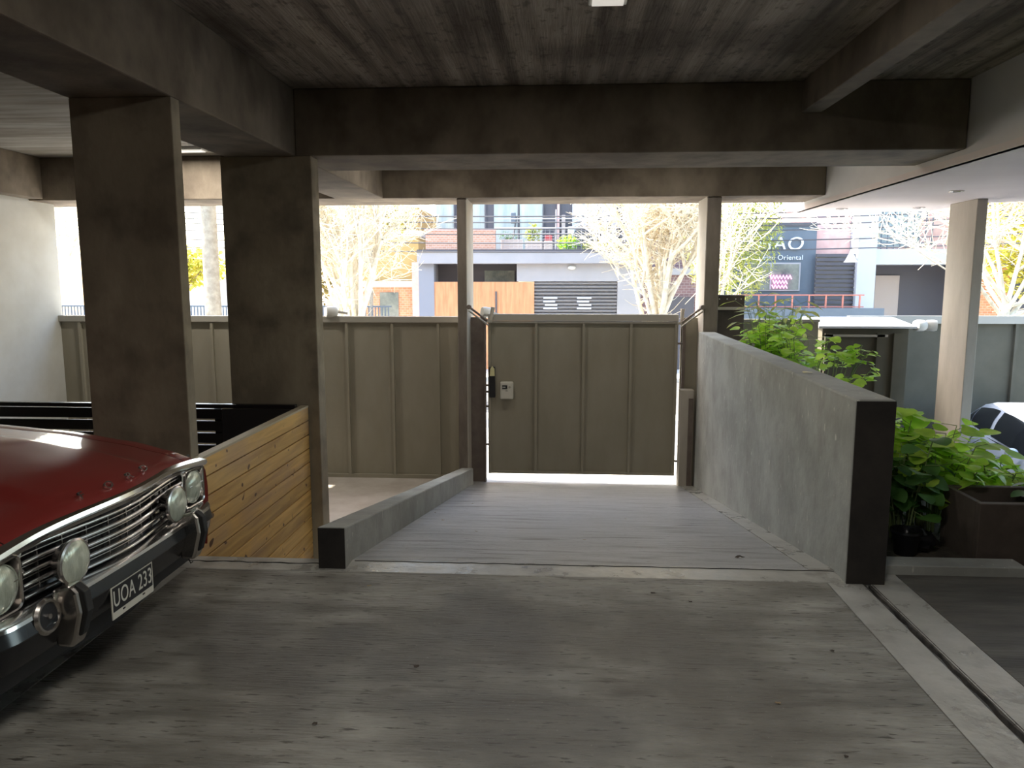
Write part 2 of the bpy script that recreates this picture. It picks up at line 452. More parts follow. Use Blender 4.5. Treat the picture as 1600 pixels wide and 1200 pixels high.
struct(box('floor', M['floor2'], 1.934, 8.0, -9, 4.25, -0.25, 0.0), 'concrete floor of the right-hand bay, darkened for its shade')
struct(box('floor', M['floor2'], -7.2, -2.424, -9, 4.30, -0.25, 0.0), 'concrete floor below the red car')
# irregular crack: an uneven broken lip along each side of the gap
def lip(x0, sgn, seed, name):
    rnd = random.Random(seed)
    mb = MB(); ys = [-9 + i * 0.07 for i in range(int(13.1 / 0.07) + 1)]
    inner = [x0 + sgn * (0.004 + 0.014 * rnd.random()) for _ in ys]
    for i in range(len(ys) - 1):
        mb.hexa([(x0 - sgn * 0.01, ys[i], -0.2), (inner[i], ys[i], -0.2), (inner[i + 1], ys[i + 1], -0.2), (x0 - sgn * 0.01, ys[i + 1], -0.2),
                 (x0 - sgn * 0.01, ys[i], 0.001), (inner[i], ys[i], -0.001 - 0.006 * rnd.random()), (inner[i + 1], ys[i + 1], -0.003), (x0 - sgn * 0.01, ys[i + 1], 0.001)])
    return struct(mb.build(name, M['crackedge']), None)
lip(1.69, 1, 1, 'floor_edge_strip'); lip(1.735, -1, 2, 'floor_edge_strip')
struct(box('ground', M['rubber'], 1.68, 1.74, -9, 4.2, -0.26, -0.10), 'dark bottom of the crack in the floor')
# thin crack along the margin at the left end
cr = MB(); rnd = random.Random(5); px = -2.38
pts = []
while px < -1.2:
    pts.append((px, 4.215 + rnd.uniform(-0.008, 0.008), 0.0022)); px += 0.05
cr.tube(pts, [0.0022 + 0.003 * rnd.random() for _ in pts], 4)
struct(cr.build('floor_line', M['rubber']), 'thin dark crack in the pale margin')
pts = [(-1.2 + i * 0.07, 4.275 + rnd.uniform(-0.004, 0.004), 0.003) for i in range(41)]
struct(MB().tube(pts, 0.003, 4).build('floor_line', M['rubber']), 'thin dark joint at the head of the ramp')

# ramp
mb = MB()
mb.hexa([(-1.22, 4.30, -0.3), (1.46, 4.30, -0.3), (1.66, 10.35, rz(10.35) - 0.3), (-1.22, 10.35, rz(10.35) - 0.3),
         (-1.22, 4.30, 0), (1.46, 4.30, 0), (1.66, 10.35, rz(10.35)), (-1.22, 10.35, rz(10.35))])
struct(mb.build('ramp_floor', M['ramp']), 'ridged concrete ramp sloping down to the gate')
mb = MB()
mb.hexa([(1.464, 4.30, -0.3), (1.62, 4.30, -0.3), (1.82, 10.0, rz(10.0) - 0.3), (1.655, 10.0, rz(10.0) - 0.3),
         (1.464, 4.30, 0.003), (1.62, 4.30, 0.003), (1.82, 10.0, rz(10.0) + 0.004), (1.655, 10.0, rz(10.0) + 0.004)])
struct(mb.build('ramp_floor_strip', M['strip']), 'smooth pale edge strip along the foot of the parapet')
# parapet on the right of the ramp
mb = MB()
mb.hexa([(1.60, 4.10, -0.2), (1.81, 4.10, -0.2), (2.01, 9.78, -1.3), (1.80, 9.78, -1.3),
         (1.60, 4.10, 1.03), (1.81, 4.10, 1.03), (2.01, 9.78, 1.03), (1.80, 9.78, 1.03)])
struct(mb.build('parapet_wall', M['wallc'], bevel=0.012), 'waist-high grey rendered parapet along the ramp')
M['endblack'] = mat('black end face', (0.018, 0.016, 0.015), 0.9, col2=(0.035, 0.03, 0.026), scale=5)  # near-black mottled colour for the parapet and kerb end faces
struct(box('parapet_wall_end_panel', M['endblack'], 1.602, 1.808, 4.094, 4.102, 0.0, 1.022), 'black end face of the parapet')
# low kerb on the left of the ramp
mb = MB()
mb.hexa([(-1.38, 4.15, -0.2), (-1.22, 4.15, -0.2), (-1.11, 9.79, -1.3), (-1.27, 9.79, -1.3),
         (-1.38, 4.15, 0.25), (-1.22, 4.15, 0.25), (-1.11, 9.79, -0.80), (-1.27, 9.79, -0.80)])
struct(mb.build('ramp_kerb', M['wallc'], bevel=0.01), 'low sloping concrete kerb between ramp and lower forecourt')
struct(box('kerb_end_panel', M['endblack'], -1.378, -1.222, 4.144, 4.152, 0.0, 0.243), 'dark end face of the low kerb')
# lower forecourt on the left
struct(box('ground', M['lowfloor'], -7.2, -1.26, 4.32, 10.35, -1.35, -1.05), 'pale forecourt paving below the garage floor')
struct(box('slab_edge_wall', M['conc'], -7.2, -1.38, 4.30, 4.33, -1.35, -0.02), 'edge of the garage slab')

# ceiling
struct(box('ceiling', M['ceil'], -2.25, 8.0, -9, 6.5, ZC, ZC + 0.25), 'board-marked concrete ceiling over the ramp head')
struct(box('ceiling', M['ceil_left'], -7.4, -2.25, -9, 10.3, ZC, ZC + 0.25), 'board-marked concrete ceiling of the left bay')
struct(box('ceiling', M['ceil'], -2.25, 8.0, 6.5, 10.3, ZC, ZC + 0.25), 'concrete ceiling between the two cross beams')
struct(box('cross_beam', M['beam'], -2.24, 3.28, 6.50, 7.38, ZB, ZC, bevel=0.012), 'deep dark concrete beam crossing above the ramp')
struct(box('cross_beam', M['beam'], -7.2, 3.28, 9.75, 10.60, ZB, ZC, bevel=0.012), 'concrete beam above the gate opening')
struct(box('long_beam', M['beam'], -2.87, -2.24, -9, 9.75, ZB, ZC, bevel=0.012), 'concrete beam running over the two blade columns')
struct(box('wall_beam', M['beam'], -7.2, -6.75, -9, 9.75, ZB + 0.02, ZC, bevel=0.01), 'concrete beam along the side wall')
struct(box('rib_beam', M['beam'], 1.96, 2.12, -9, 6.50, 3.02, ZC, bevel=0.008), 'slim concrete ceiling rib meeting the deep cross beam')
# columns
struct(box('blade_column', M['conc'], -2.86, -2.245, 4.42, 4.52, -1.3, ZB, bevel=0.006), 'wide thin concrete column behind the red car')
struct(box('blade_column', M['conc'], -2.90, -2.105, 6.50, 6.69, -1.3, ZB, bevel=0.008), 'wide concrete column behind the timber screen')
struct(box('blade_column', M['postface'], 4.86, 4.98, 9.29, 9.92, -1.9, 2.62, bevel=0.008), 'pale concrete column standing among the plants near the parked hatchback')
# walls
struct(box('wall_left', M['leftwall'], -7.2, -6.95, -9, 10.25, -1.3, ZC), 'pale rendered side wall catching blue daylight')
struct(box('wall_back', M['dark_back'], -7.4, 8.2, -9.2, -9.0, -0.3, ZC), None)
struct(box('wall_right', M['dark_back'], 8.0, 8.2, -9.0, 4.25, -0.3, ZC), None)
# white dropped ceiling on the right
struct(box('wall_fascia_panel', M['plaster'], 3.285, 3.34, -9, 10.95, 2.62, ZC), 'white plaster face of the dropped ceiling')
mb = MB()
mb.prism([(3.28, -9, 2.62), (8.3, -9, 2.62), (8.3, 8.6, 2.62), (5.16, 9.80, 2.62), (5.02, 10.88, 2.62), (3.28, 11.0, 2.62)], (0, 0, 0.06))
struct(mb.build('ceiling_panel', M['soffit']), 'pale dropped plaster ceiling beside the ramp')
# recessed spots, batten lamps and added fill lamps
for i, (x, y) in enumerate(((3.72, 10.4), (4.66, 10.3), (4.22, 8.5))):
    o = empty('recessed_spotlight', (x, y, 2.62), ['small recessed spotlight at the edge of the white ceiling, above the corner',
        'small recessed spotlight at the edge of the white ceiling, beside the pale column', 'small recessed spotlight set further in on the white ceiling'][i], 'ceiling light', 'recessed spotlights in the white ceiling')
    MB().lathe([(0.075, 0.0), (0.075, -0.008), (0.055, -0.01), (0.05, 0.0)], (x, y, 2.62), seg=20).build('rim', M['chrome_worn'], o, smooth=40)
    MB().lathe([(0.0, -0.002), (0.052, -0.002)], (x, y, 2.62), seg=20).build('lens', M['cream_pl'], o)
def ceiling_lamp(x, y, label, power, h=0.32):
    # a fluorescent batten screwed to the ceiling; the added fill lamps use it too
    o = empty('ceiling_lamp', (x, y, ZC), label, 'ceiling light', 'flush ceiling lamps' if h > 0.2 else None)
    MB().box(x - h, x + h, y - 0.09, y + 0.09, ZC - 0.035, ZC).build('housing', M['white_pl'], o, bevel=0.006)
    e = mat('lit diffuser', (0.9, 0.9, 0.9), 0.5, emit=(1.0, 0.93, 0.82), estr=0.12)
    MB().box(x - h + 0.02, x + h - 0.02, y - 0.07, y + 0.07, ZC - 0.045, ZC - 0.035).build('diffuser', e, o)
    ld = bpy.data.lights.new('lamp_light', 'AREA'); ld.shape = 'RECTANGLE'; ld.size = 0.6; ld.size_y = 0.14
    ld.energy = power; ld.color = (1.0, 0.95, 0.87)
    lo = bpy.data.objects.new('lamp_light', ld); COL.objects.link(lo)
    lo.location = (0, 0, -0.055); lo.parent = o
ceiling_lamp(0.27, 4.54, 'flush lamp on the dark ceiling above the ramp head', 3, 0.11)
ceiling_lamp(0.30, 1.60, 'added fill lamp on the ceiling above the middle of the garage floor', 9)  # out of view, added to brighten the near floor
ceiling_lamp(0.30, -1.6, 'added fill lamp deeper inside the garage, well away from the ramp', 9)  # unseen as well, added as fill for the garage interior
ceiling_lamp(-1.2, 8.55, 'added fill lamp between the two cross beams above the low kerb', 4)  # hidden behind the deep beam, added to light gate and forecourt
ceiling_lamp(1.3, 8.55, 'added fill lamp between the two cross beams above the ramp', 4)  # hidden too, added to brighten the inner gate face
ceiling_lamp(-4.60, 9.18, 'small flush lamp seen on the ceiling of the side bay', 12)

# posts of the gate portal
def portal_post(x0, x1, side, label):  # paler sheet on the inner side holds its sky light as colour
    o = empty('portal_post', ((x0 + x1) / 2, 9.9, -1.1), label, 'post')
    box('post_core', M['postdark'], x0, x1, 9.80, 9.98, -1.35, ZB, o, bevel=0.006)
    if side < 0: MB().box(x1, x1 + 0.008, 9.81, 10.55, -1.35, ZB).build('skylit_face', M['postface'], o)
    else: MB().box(x0 - 0.008, x0, 9.81, 10.40, -1.35, ZB).build('skylit_face', M['postface'], o)
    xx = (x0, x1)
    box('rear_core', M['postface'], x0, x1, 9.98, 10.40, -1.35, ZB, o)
    return o
portal_post(-1.30, -1.185, -1, 'square post at the head of the low kerb, between gate and fence')
portal_post(1.865, 2.035, 1, 'square post rising behind the end of the parapet')

# ------------------------------------------------------------------ sheet steel gate and fences
GY = 10.2
def ribs(o, xs, y, z0, z1, m, w=0.035, d=0.045):
    for x in xs:
        MB().box(x - w / 2, x + w / 2, y - d, y, z0, z1).build('rib', m, o)
g = empty('metal_gate', (0.35, GY, -1.09), 'wide brown-grey sheet metal gate closing the ramp, grey box on its leaf', 'gate')
gx0, gx1, gz0, gz1 = -0.94, 1.60, -0.96, 1.20
MB().box(gx0, gx1, GY, GY + 0.02, gz0, gz1 - 0.06).build('sheet_panel', M['steel'], g)
ribs(g, [-0.29, 0.35, 0.98], GY, gz0 + 0.03, gz1 - 0.09, M['steel'])
MB().box(gx0, gx1, GY - 0.06, GY + 0.04, gz1 - 0.055, gz1 + 0.035).build('top_rail', M['steel_lt'], g, bevel=0.006)
MB().box(gx0, gx1, GY - 0.045, GY, gz1 - 0.085, gz1 - 0.06).build('upper_rail', M['steel_lt'], g)
MB().box(gx0, gx1, GY - 0.03, GY, gz0, gz0 + 0.035).build('bottom_rail', M['steel'], g)
for x in (gx0, gx1 - 0.04): MB().box(x, x + 0.04, GY - 0.04, GY, gz0, gz1 - 0.08).build('stile', M['steel'], g)
MB().box(-0.925, -0.845, GY - 0.07, GY, 0.10, 0.52).build('lock_case', M['black_pl'], g, bevel=0.012)
mb = MB(); mb.prism([(-0.915, GY - 0.075, 0.40), (-0.845, GY - 0.075, 0.40), (-0.85, GY - 0.075, 0.50), (-0.88, GY - 0.075, 0.535), (-0.905, GY - 0.075, 0.50)], (0, -0.03, 0))
o = mb.build('release_handle', M['yellow_pl'], g, bevel=0.004); o['label'] = 'pale yellow release handle'
bx = MB(); bx.box(-0.775, -0.595, GY - 0.09, GY, 0.08, 0.32); bxo = bx.build('control_box', M['cream_pl'], g, bevel=0.02)
bxo['label'] = 'cream plastic control box'
MB().box(-0.745, -0.675, GY - 0.094, GY - 0.088, 0.225, 0.275).build('label_plate', M['black_pl'], bxo)
MB().box(-0.74, -0.70, GY - 0.096, GY - 0.092, 0.245, 0.255).build('label_line', M['white_pl'], bxo)
MB().lathe([(0.0, 0.006), (0.014, 0.006), (0.016, 0)], (-0.645, GY - 0.09, 0.25), (0, -1, 0), 16).build('button', M['steel_lt'], bxo)
MB().box(-0.70, -0.67, GY - 0.094, GY - 0.088, 0.19, 0.215).build('keyhole_plate', M['steel_lt'], bxo)
# fixed jambs beside the gate
jl = empty('gate_jamb_panel', (-1.05, GY, -1.1), 'narrow brown steel jamb panel between the post and the gate leaf', 'gate frame')
MB().box(-1.176, -0.97, GY - 0.01, GY + 0.02, -1.12, 1.19).build('sheet_panel', M['steel_dk'], jl)
MB().tube([(-0.985, GY - 0.05, -1.08), (-0.985, GY - 0.05, 1.12)], 0.014, 8).build('guide_tube', M['steel_dk'], jl, smooth=60)
for z in (-0.02, -0.55, 0.27, 0.18): MB().box(-0.985, -0.93, GY - 0.06, GY - 0.04, z - 0.012, z + 0.012).build('hinge', M['steel_dk'], jl)
jr = empty('gate_jamb_panel', (1.74, GY, -1.1), 'narrow sheet steel jamb panel between gate leaf and parapet end', 'gate frame')
MB().box(1.64, 1.855, GY - 0.01, GY + 0.02, -1.12, 1.19).build('sheet_panel', M['steel'], jr)
MB().box(1.655, 1.695, GY - 0.06, GY - 0.01, -1.12, 1.12).build('stile', M['steel_dk'], jr)
for z in (-0.75, 0.85): MB().box(1.60, 1.66, GY - 0.07, GY - 0.04, z - 0.012, z + 0.012).build('hinge', M['steel_dk'], jr)
ub = empty('utility_box', (1.76, 10.02, -1.09), 'tall slim pale box standing against the jamb beside the parapet end', 'box')
MB().box(1.625, 1.80, 9.96, 10.12, -1.10, 0.25).build('casing', M['postface'], ub, bevel=0.008)
MB().box(1.73, 1.79, 9.948, 9.96, -1.05, 0.14).build('door', M['steel_dk'], ub)
# counterweight arms
def arm(a, b, c, label):
    o = empty('gate_arm', a, label, 'gate arm')
    a, b = Vector(a), Vector(b)
    MB().tube([a, b], 0.016, 8).build('rod', M['steel_dk'], o, smooth=60)
    d = Vector((0, -0.05, -0.045))
    MB().tube([a + d, b + d], 0.013, 8).build('rod', M['steel_lt'], o, smooth=60)
    MB().lathe([(0.0, -0.04), (0.03, -0.04), (0.03, 0.04), (0.0, 0.04)], a, (0, 1, 0), 14).build('pivot', M['steel_dk'], o, smooth=40)
    MB().obox(b, (0.09, 0.06, 0.035)).build('bracket', M['steel_lt'], o)
    MB().tube([b + Vector((c, 0, 0)), b + Vector((c * 2.2, 0.0, 0.19))], [0.02, 0.028], 8).build('lever', M['postface'], o, smooth=60)
    return o
arm((-1.15, 9.80, 1.34), (-0.93, 10.10, 1.14), 0.03, 'dark jointed steel arm reaching from the kerb-side post to the gate top')
arm((1.84, 9.80, 1.34), (1.62, 10.10, 1.12), 0.01, 'dark jointed steel arm reaching from the parapet-side post to the gate top')

f = empty('metal_fence', (-4.2, GY, -1.05), 'sheet metal fence of tall ribbed panels beside the gate, behind the lower forecourt', 'fence')
MB().box(-7.3, -1.30, GY, GY + 0.02, -1.02, 1.12).build('sheet_panel', M['steel'], f)
ribs(f, [-1.62 - 0.63 * k for k in range(9)], GY, -1.0, 1.10, M['steel'])
MB().box(-7.3, -1.30, GY - 0.05, GY + 0.04, 1.115, 1.20).build('top_rail', M['steel_lt'], f, bevel=0.006)
MB().box(-7.3, -1.30, GY - 0.045, GY, -1.05, -1.0).build('bottom_rail', M['steel'], f)
f2 = empty('metal_fence', (2.9, GY, -1.05), 'short stretch of metal fence between the brown box and the roofed steel enclosure', 'fence')
MB().box(2.06, 3.50, GY + 0.2, GY + 0.22, -1.1, 1.13).build('sheet_panel', M['steel'], f2)
MB().box(2.06, 3.50, GY + 0.15, GY + 0.24, 1.13, 1.165).build('top_rail', M['steel_lt'], f2)
# brown masonry box right of the post
bb = empty('meter_cupboard', (2.28, GY, -1.05), 'dark brown masonry cupboard beside the parapet-side post, with a pale ledge', 'cupboard')
MB().box(2.06, 2.45, 10.14, 10.38, -1.10, 1.49).build('body', M['planterc'], bb, bevel=0.01)
MB().box(2.06, 2.44, 10.06, 10.14, 1.30, 1.335).build('ledge', M['postface'], bb)
for x in (2.12, 2.22, 2.33, 2.40): MB().ball((x, 10.135, 1.44), 0.008, 8).build('bolt', M['white_pl'], bb)

# steel enclosure with a white roof
en = empty('steel_enclosure', (4.4, 11.0, -1.7), 'sheet steel enclosure with a flat white roof, behind the green plants', 'enclosure')
mb = MB()
mb.hexa([(3.50, 10.38, 1.045), (4.78, 10.38, 1.045), (5.70, 13.3, 1.045), (4.18, 13.3, 1.045), (3.50, 10.38, 1.075), (4.78, 10.38, 1.075), (5.70, 13.3, 1.075), (4.18, 13.3, 1.075)])
mb.build('roof', M['f_white'], en)
mb = MB()
mb.hexa([(3.57, 10.44, -1.7), (4.70, 10.44, -1.7), (5.60, 13.2, -1.7), (4.22, 13.2, -1.7), (3.57, 10.44, 1.04), (4.70, 10.44, 1.04), (5.60, 13.2, 1.04), (4.22, 13.2, 1.04)])
mb.build('body', M['steel_far'], en)
MB().box(3.60, 4.42, 10.40, 10.44, 0.93, 0.96).build('rail', M['steel_lt'], en)
for x in (3.60, 4.28, 4.50): MB().box(x, x + 0.10, 10.40, 10.44, -1.7, 0.98).build('stile', M['steel_far'], en)
f3 = empty('metal_fence', (8, 13.4, -1.7), 'long sheet metal fence with pale top rail behind the parked hatchback', 'fence')
MB().box(5.0, 14.0, 13.4, 13.42, -1.7, 0.98).build('sheet_panel', M['steel_far'], f3)
ribs(f3, [5.9 + 0.95 * k for k in range(9)], 13.4, -1.7, 0.96, M['steel_far'], 0.05, 0.06)
MB().box(5.0, 14.0, 13.33, 13.46, 0.96, 1.09).build('top_rail', M['steel_lt'], f3)

def flood(x, y, z, d, label):
    o = empty('flood_lamp', (x, y, z), label, 'outdoor lamp', 'white flood lamps on the fence tops')
    MB().lathe([(0.0, -0.10), (0.055, -0.10), (0.075, -0.06), (0.078, 0.02), (0.07, 0.055), (0.0, 0.06)], (x, y, z), d, 20).build('housing', M['white_pl'], o, smooth=35)
    MB().tube([Vector((x, y, z)) - Vector(d).normalized() * 0.10, Vector((x, y, z)) - Vector(d).normalized() * 0.24 + Vector((0, 0, -0.03))], 0.02, 8).build('arm', M['steel_lt'], o, smooth=60)
flood(-3.10, 10.16, 1.26, (-1, -0.6, 0), 'white flood lamp on the fence top, near the blade column')
flood(-0.98, 10.28, 1.25, (-1, -0.5, 0.1), 'white flood lamp on the gate top beside the jointed arm')
flood(4.86, 10.50, 1.08, (-1, -0.3, 0), 'white flood lamp at the corner of the white-roofed enclosure')
flood(5.04, 10.52, 1.08, (1, -0.3, 0), 'second white flood lamp, turned toward the long fence behind the hatchback')

# ------------------------------------------------------------------ timber screen and black slat fence
ts = empty('timber_screen', (-2.2, 5.4, -1.05), 'varnished pine board screen with dark knots beside the red car', 'timber screen')
zt = 0.56; k = 0; z = zt
bh = 0.125
while z > -1.02:
    z0 = max(z - bh + 0.009, -1.04)
    MB().box(-2.225, -2.200, 4.34, 6.48, z0, z).build('board', M['pine'], ts, bevel=0.003)
    z -= bh; k += 1
MB().box(-2.25, -2.226, 4.34, 6.48, -1.04, zt + 0.006).build('backing', M['black_pl'], ts)
MB().box(-2.262, -2.198, 4.34, 6.48, zt + 0.001, zt + 0.016).build('top_cap', M['drystem'], ts)
bf = empty('slat_fence', (-4.6, 6.4, -1.05), 'black glossy slatted fence closing the end of the timber screen', 'fence')
for i in range(15):
    z = 0.555 - i * 0.108
    MB().box(-6.9, -2.27, 6.36, 6.385, z - 0.09, z).build('slat', M['black_gloss'], bf, bevel=0.004)
MB().box(-6.9, -2.27, 6.34, 6.40, 0.565, 0.60).build('top_rail', M['black_gloss'], bf, bevel=0.004)
for x in (-6.6, -5.1, -3.9, -2.98): MB().box(x - 0.03, x + 0.03, 6.386, 6.43, -1.05, 0.56).build('post', M['black_gloss'], bf)
MB().box(-2.92, -2.27, 6.335, 6.358, -1.04, 0.56).build('solid_panel', M['black_pl'], bf)

# ================================================================== THE RED CAR (local: +x forward, y across, z up)
W = 0.86
car = empty('classic_car', (-1.87, 2.99, 0), 'dark red classic saloon with chrome grille and round spot lamps beside the concrete column', 'car', rz=R_(-1.0))
def fx(y):
    t = min(1.0, abs(y) / 0.56)
    return 0.065 * (1 - t * t * (3 - 2 * t))
def cb(mb, name, m, parent=car, **k): return mb.build(name, m, parent, world=False, **k)
def interp(x, tab):
    for (a, b), (c, d) in zip(tab, tab[1:]):
        if a <= x <= c or c <= x <= a:
            t = (x - a) / (c - a); t = t * t * (3 - 2 * t) * 0.3 + t * 0.7
            return b + (d - b) * t
    return tab[-1][1]
HT = [(0, 0.785), (-0.04, 0.808), (-0.14, 0.838), (-0.35, 0.882), (-0.7, 0.932), (-1.18, 0.968), (-1.42, 0.985), (-1.6, 0.99), (-4.0, 0.95), (-4.7, 0.90)]
def topz(xl, y):
    z = interp(min(0, xl), HT) - 0.058 * (abs(y) / 0.78) ** 2
    a = abs(y)
    fade = min(1, max(0, -xl / 0.25))
    z += 0.020 * fade * (1 if a < 0.30 else max(0, 1 - (a - 0.30) / 0.06))     # raised centre of the bonnet
    z += 0.010 * fade * max(0, 1 - abs(a - 0.69) / 0.07)
    return z
def hood(u, v):
    y = (-0.705 + 1.41 * v) * W
    u2 = u ** 1.6
    xl = -1.42 * u2
    return (xl + fx(y) * (1 - u2) + 0.012, y, topz(xl, y))
cb(MB().grid(hood, 26, 48), 'bonnet', M['carred'], smooth=28)
for s in (-1, 1):
    def fend(u, v, s=s):
        xl = -1.42 * u ** 1.6
        ys = [q_ * W for q_ in (0.712, 0.76, 0.82, 0.875, 0.91, 0.925, 0.93, 0.925, 0.905, 0.885)]
        q = v * 9; i = min(8, int(q)); t = q - i
        zt0 = topz(xl, 0.712 * W)
        zs = [zt0, topz(xl, 0.76 * W), topz(xl, 0.82 * W) - 0.002, topz(xl, 0.875 * W) - 0.016, topz(xl, 0.9 * W) - 0.05, topz(xl, 0.9 * W) - 0.11, 0.58, 0.46, 0.36, 0.28]
        y = ys[i] * (1 - t) + ys[i + 1] * t; z = zs[i] * (1 - t) + zs[i + 1] * t
        x = xl + 0.012
        if -1.16 < x < -0.48 and z < 0.64:                                  # wheel arch
            a = 0.64 - 0.32 * (1 - math.sqrt(max(0, 1 - ((x + 0.82) / 0.34) ** 2))) - 0.0
            z = max(z, min(0.62, a)) if z < a else z
        return (x, s * y, z)
    cb(MB().grid(fend, 40, 36, flip=s > 0), 'front_wing', M['carred'], smooth=35)
# rest of the shell (doors and tail), behind the bonnet
secs = []
for x, w, zt0 in ((-1.43, 0.925, 0.985), (-2.2, 0.935, 0.985), (-3.3, 0.935, 0.975), (-4.1, 0.92, 0.96), (-4.75, 0.86, 0.90), (-4.85, 0.80, 0.82)):
    w *= W
    h = [(0.25, w - 0.06), (0.35, w - 0.02), (0.6, w), (0.82, w - 0.01), (zt0 - 0.05, w - 0.05), (zt0, w - 0.14)]
    secs.append([(x, -y, z) for z, y in h] + [(x, y, z) for z, y in reversed(h)])
cb(MB().loft(secs), 'body_shell', M['carred'], smooth=35)
def gh(x, w, z): return [(x, -w, z), (x, w, z)]
cab = MB()
L0 = [(-1.55, 0.80, 0.97), (-2.05, 0.62, 1.38), (-3.35, 0.62, 1.38), (-3.95, 0.78, 0.96)]
rings = [[(x, -w, z), (x, w, z)] for x, w, z in L0]
cab.loft([[(-1.55, -0.69, 0.96), (-1.55, 0.69, 0.96), (-3.95, 0.67, 0.96), (-3.95, -0.67, 0.96)],
          [(-2.05, -0.54, 1.38), (-2.05, 0.54, 1.38), (-3.40, 0.54, 1.38), (-3.40, -0.54, 1.38)]])
cb(cab, 'windows', M['carglass'])
cb(MB().loft([[(-2.0, -0.57, 1.37), (-2.0, 0.57, 1.37), (-3.45, 0.57, 1.37), (-3.45, -0.57, 1.37)], [(-2.08, -0.49, 1.43), (-2.08, 0.49, 1.43), (-3.38, 0.49, 1.43), (-3.38, -0.49, 1.43)]]), 'roof', M['carred'], bevel=0.01)
for s in (-1, 1):
    for (a, b) in (((-1.5, 0.69, 0.965), (-2.03, 0.545, 1.38)), ((-2.7, 0.69, 0.96), (-2.72, 0.545, 1.38)), ((-3.98, 0.68, 0.95), (-3.42, 0.545, 1.38))):
        cb(MB().tube([(a[0], s * a[1], a[2]), (b[0], s * b[1], b[2])], 0.03, 6), 'roof_pillar', M['carred'])
# underside and wheels
cb(MB().box(-4.6, -0.12, -0.66, 0.66, 0.20, 0.60), 'underbody', M['rubber'])
for x in (-0.82, -3.65):
    for s in (-1, 1):
        w = MB().lathe([(0.0, 0.0), (0.19, 0.0), (0.2, 0.02), (0.30, 0.02), (0.325, 0.0), (0.325, -0.16), (0.30, -0.18), (0, -0.18)], (x, s * 0.765, 0.325), (0, s, 0), 28)
        wo_ = cb(w, 'wheel', M['rubber'], smooth=35)
        cb(MB().lathe([(0.0, 0.03), (0.10, 0.028), (0.16, 0.012), (0.185, 0.004)], (x, s * 0.765, 0.325), (0, s, 0), 24), 'hubcap', M['chrome'], wo_, smooth=40)
# front: dark radiator panel
def front_sheet(x_off, y0, y1, z0, z1, n=20):
    mb = MB()
    def f(u, v):
        y = y0 + (y1 - y0) * u
        return (x_off + fx(y), y, z0 + (z1 - z0) * v)
    return mb.grid(f, n, 1)
cb(front_sheet(-0.055, -0.755, 0.755, 0.22, 0.765, 30), 'radiator_panel', M['black_pl'])
# chrome lip along the bonnet edge
ys = [-0.775 + i * 1.55 / 40 for i in range(41)]
def lipz(y): return 0.776 - 0.050 * (abs(y) / 0.78) ** 2
lipm = MB()
lipm.loft([[(fx(y) - 0.03, y, lipz(y) - 0.008), (fx(y) + 0.020, y, lipz(y) - 0.020), (fx(y) + 0.030, y, lipz(y) - 0.008), (fx(y) + 0.026, y, lipz(y) + 0.008), (fx(y) - 0.01, y, lipz(y) + 0.016)] for y in ys])
cb(lipm, 'bonnet_trim', M['chrome'], smooth=50)
lip2 = MB()
lip2.loft([[(fx(y) - 0.03, y, lipz(y) - 0.040), (fx(y) + 0.008, y, lipz(y) - 0.040), (fx(y) + 0.012, y, lipz(y) - 0.026), (fx(y) - 0.03, y, lipz(y) - 0.022)] for y in ys])
cb(lip2, 'grille_header', M['chrome_worn'], smooth=50)
# grille
gr = cb(front_sheet(-0.030, -0.562, 0.562, 0.535, 0.722), 'grille', M['black_gloss'])
def bar(z, r, y0=-0.55, y1=0.55, xo=0.0, m='chrome', sq=1.0, name='grille_bar'):
    n = 24; pts = [(fx(y0 + (y1 - y0) * i / n) + xo, y0 + (y1 - y0) * i / n, z) for i in range(n + 1)]
    return cb(MB().tube(pts, r, 8), name, M[m], gr, smooth=60)
bar(0.716, 0.0075); bar(0.541, 0.0075)
for s in (-1, 1):
    cb(MB().tube([(fx(0.54), s * 0.55, 0.716), (fx(0.54) + 0.002, s * 0.562, 0.70), (fx(0.54), s * 0.562, 0.66), (fx(0.54), s * 0.545, 0.64)], 0.0075, 8), 'grille_bar', M['chrome'], gr, smooth=60)
for z in (0.668, 0.627, 0.584): bar(z, 0.0085)
for z in (0.690, 0.648, 0.606, 0.562): bar(z, 0.003, xo=-0.012, m='chrome_worn')
for y in [-0.46 + 0.115 * i for i in range(9)]:
    cb(MB().box(fx(y) - 0.02, fx(y) - 0.010, y - 0.002, y + 0.002, 0.545, 0.714), 'grille_divider', M['chrome_worn'], gr)
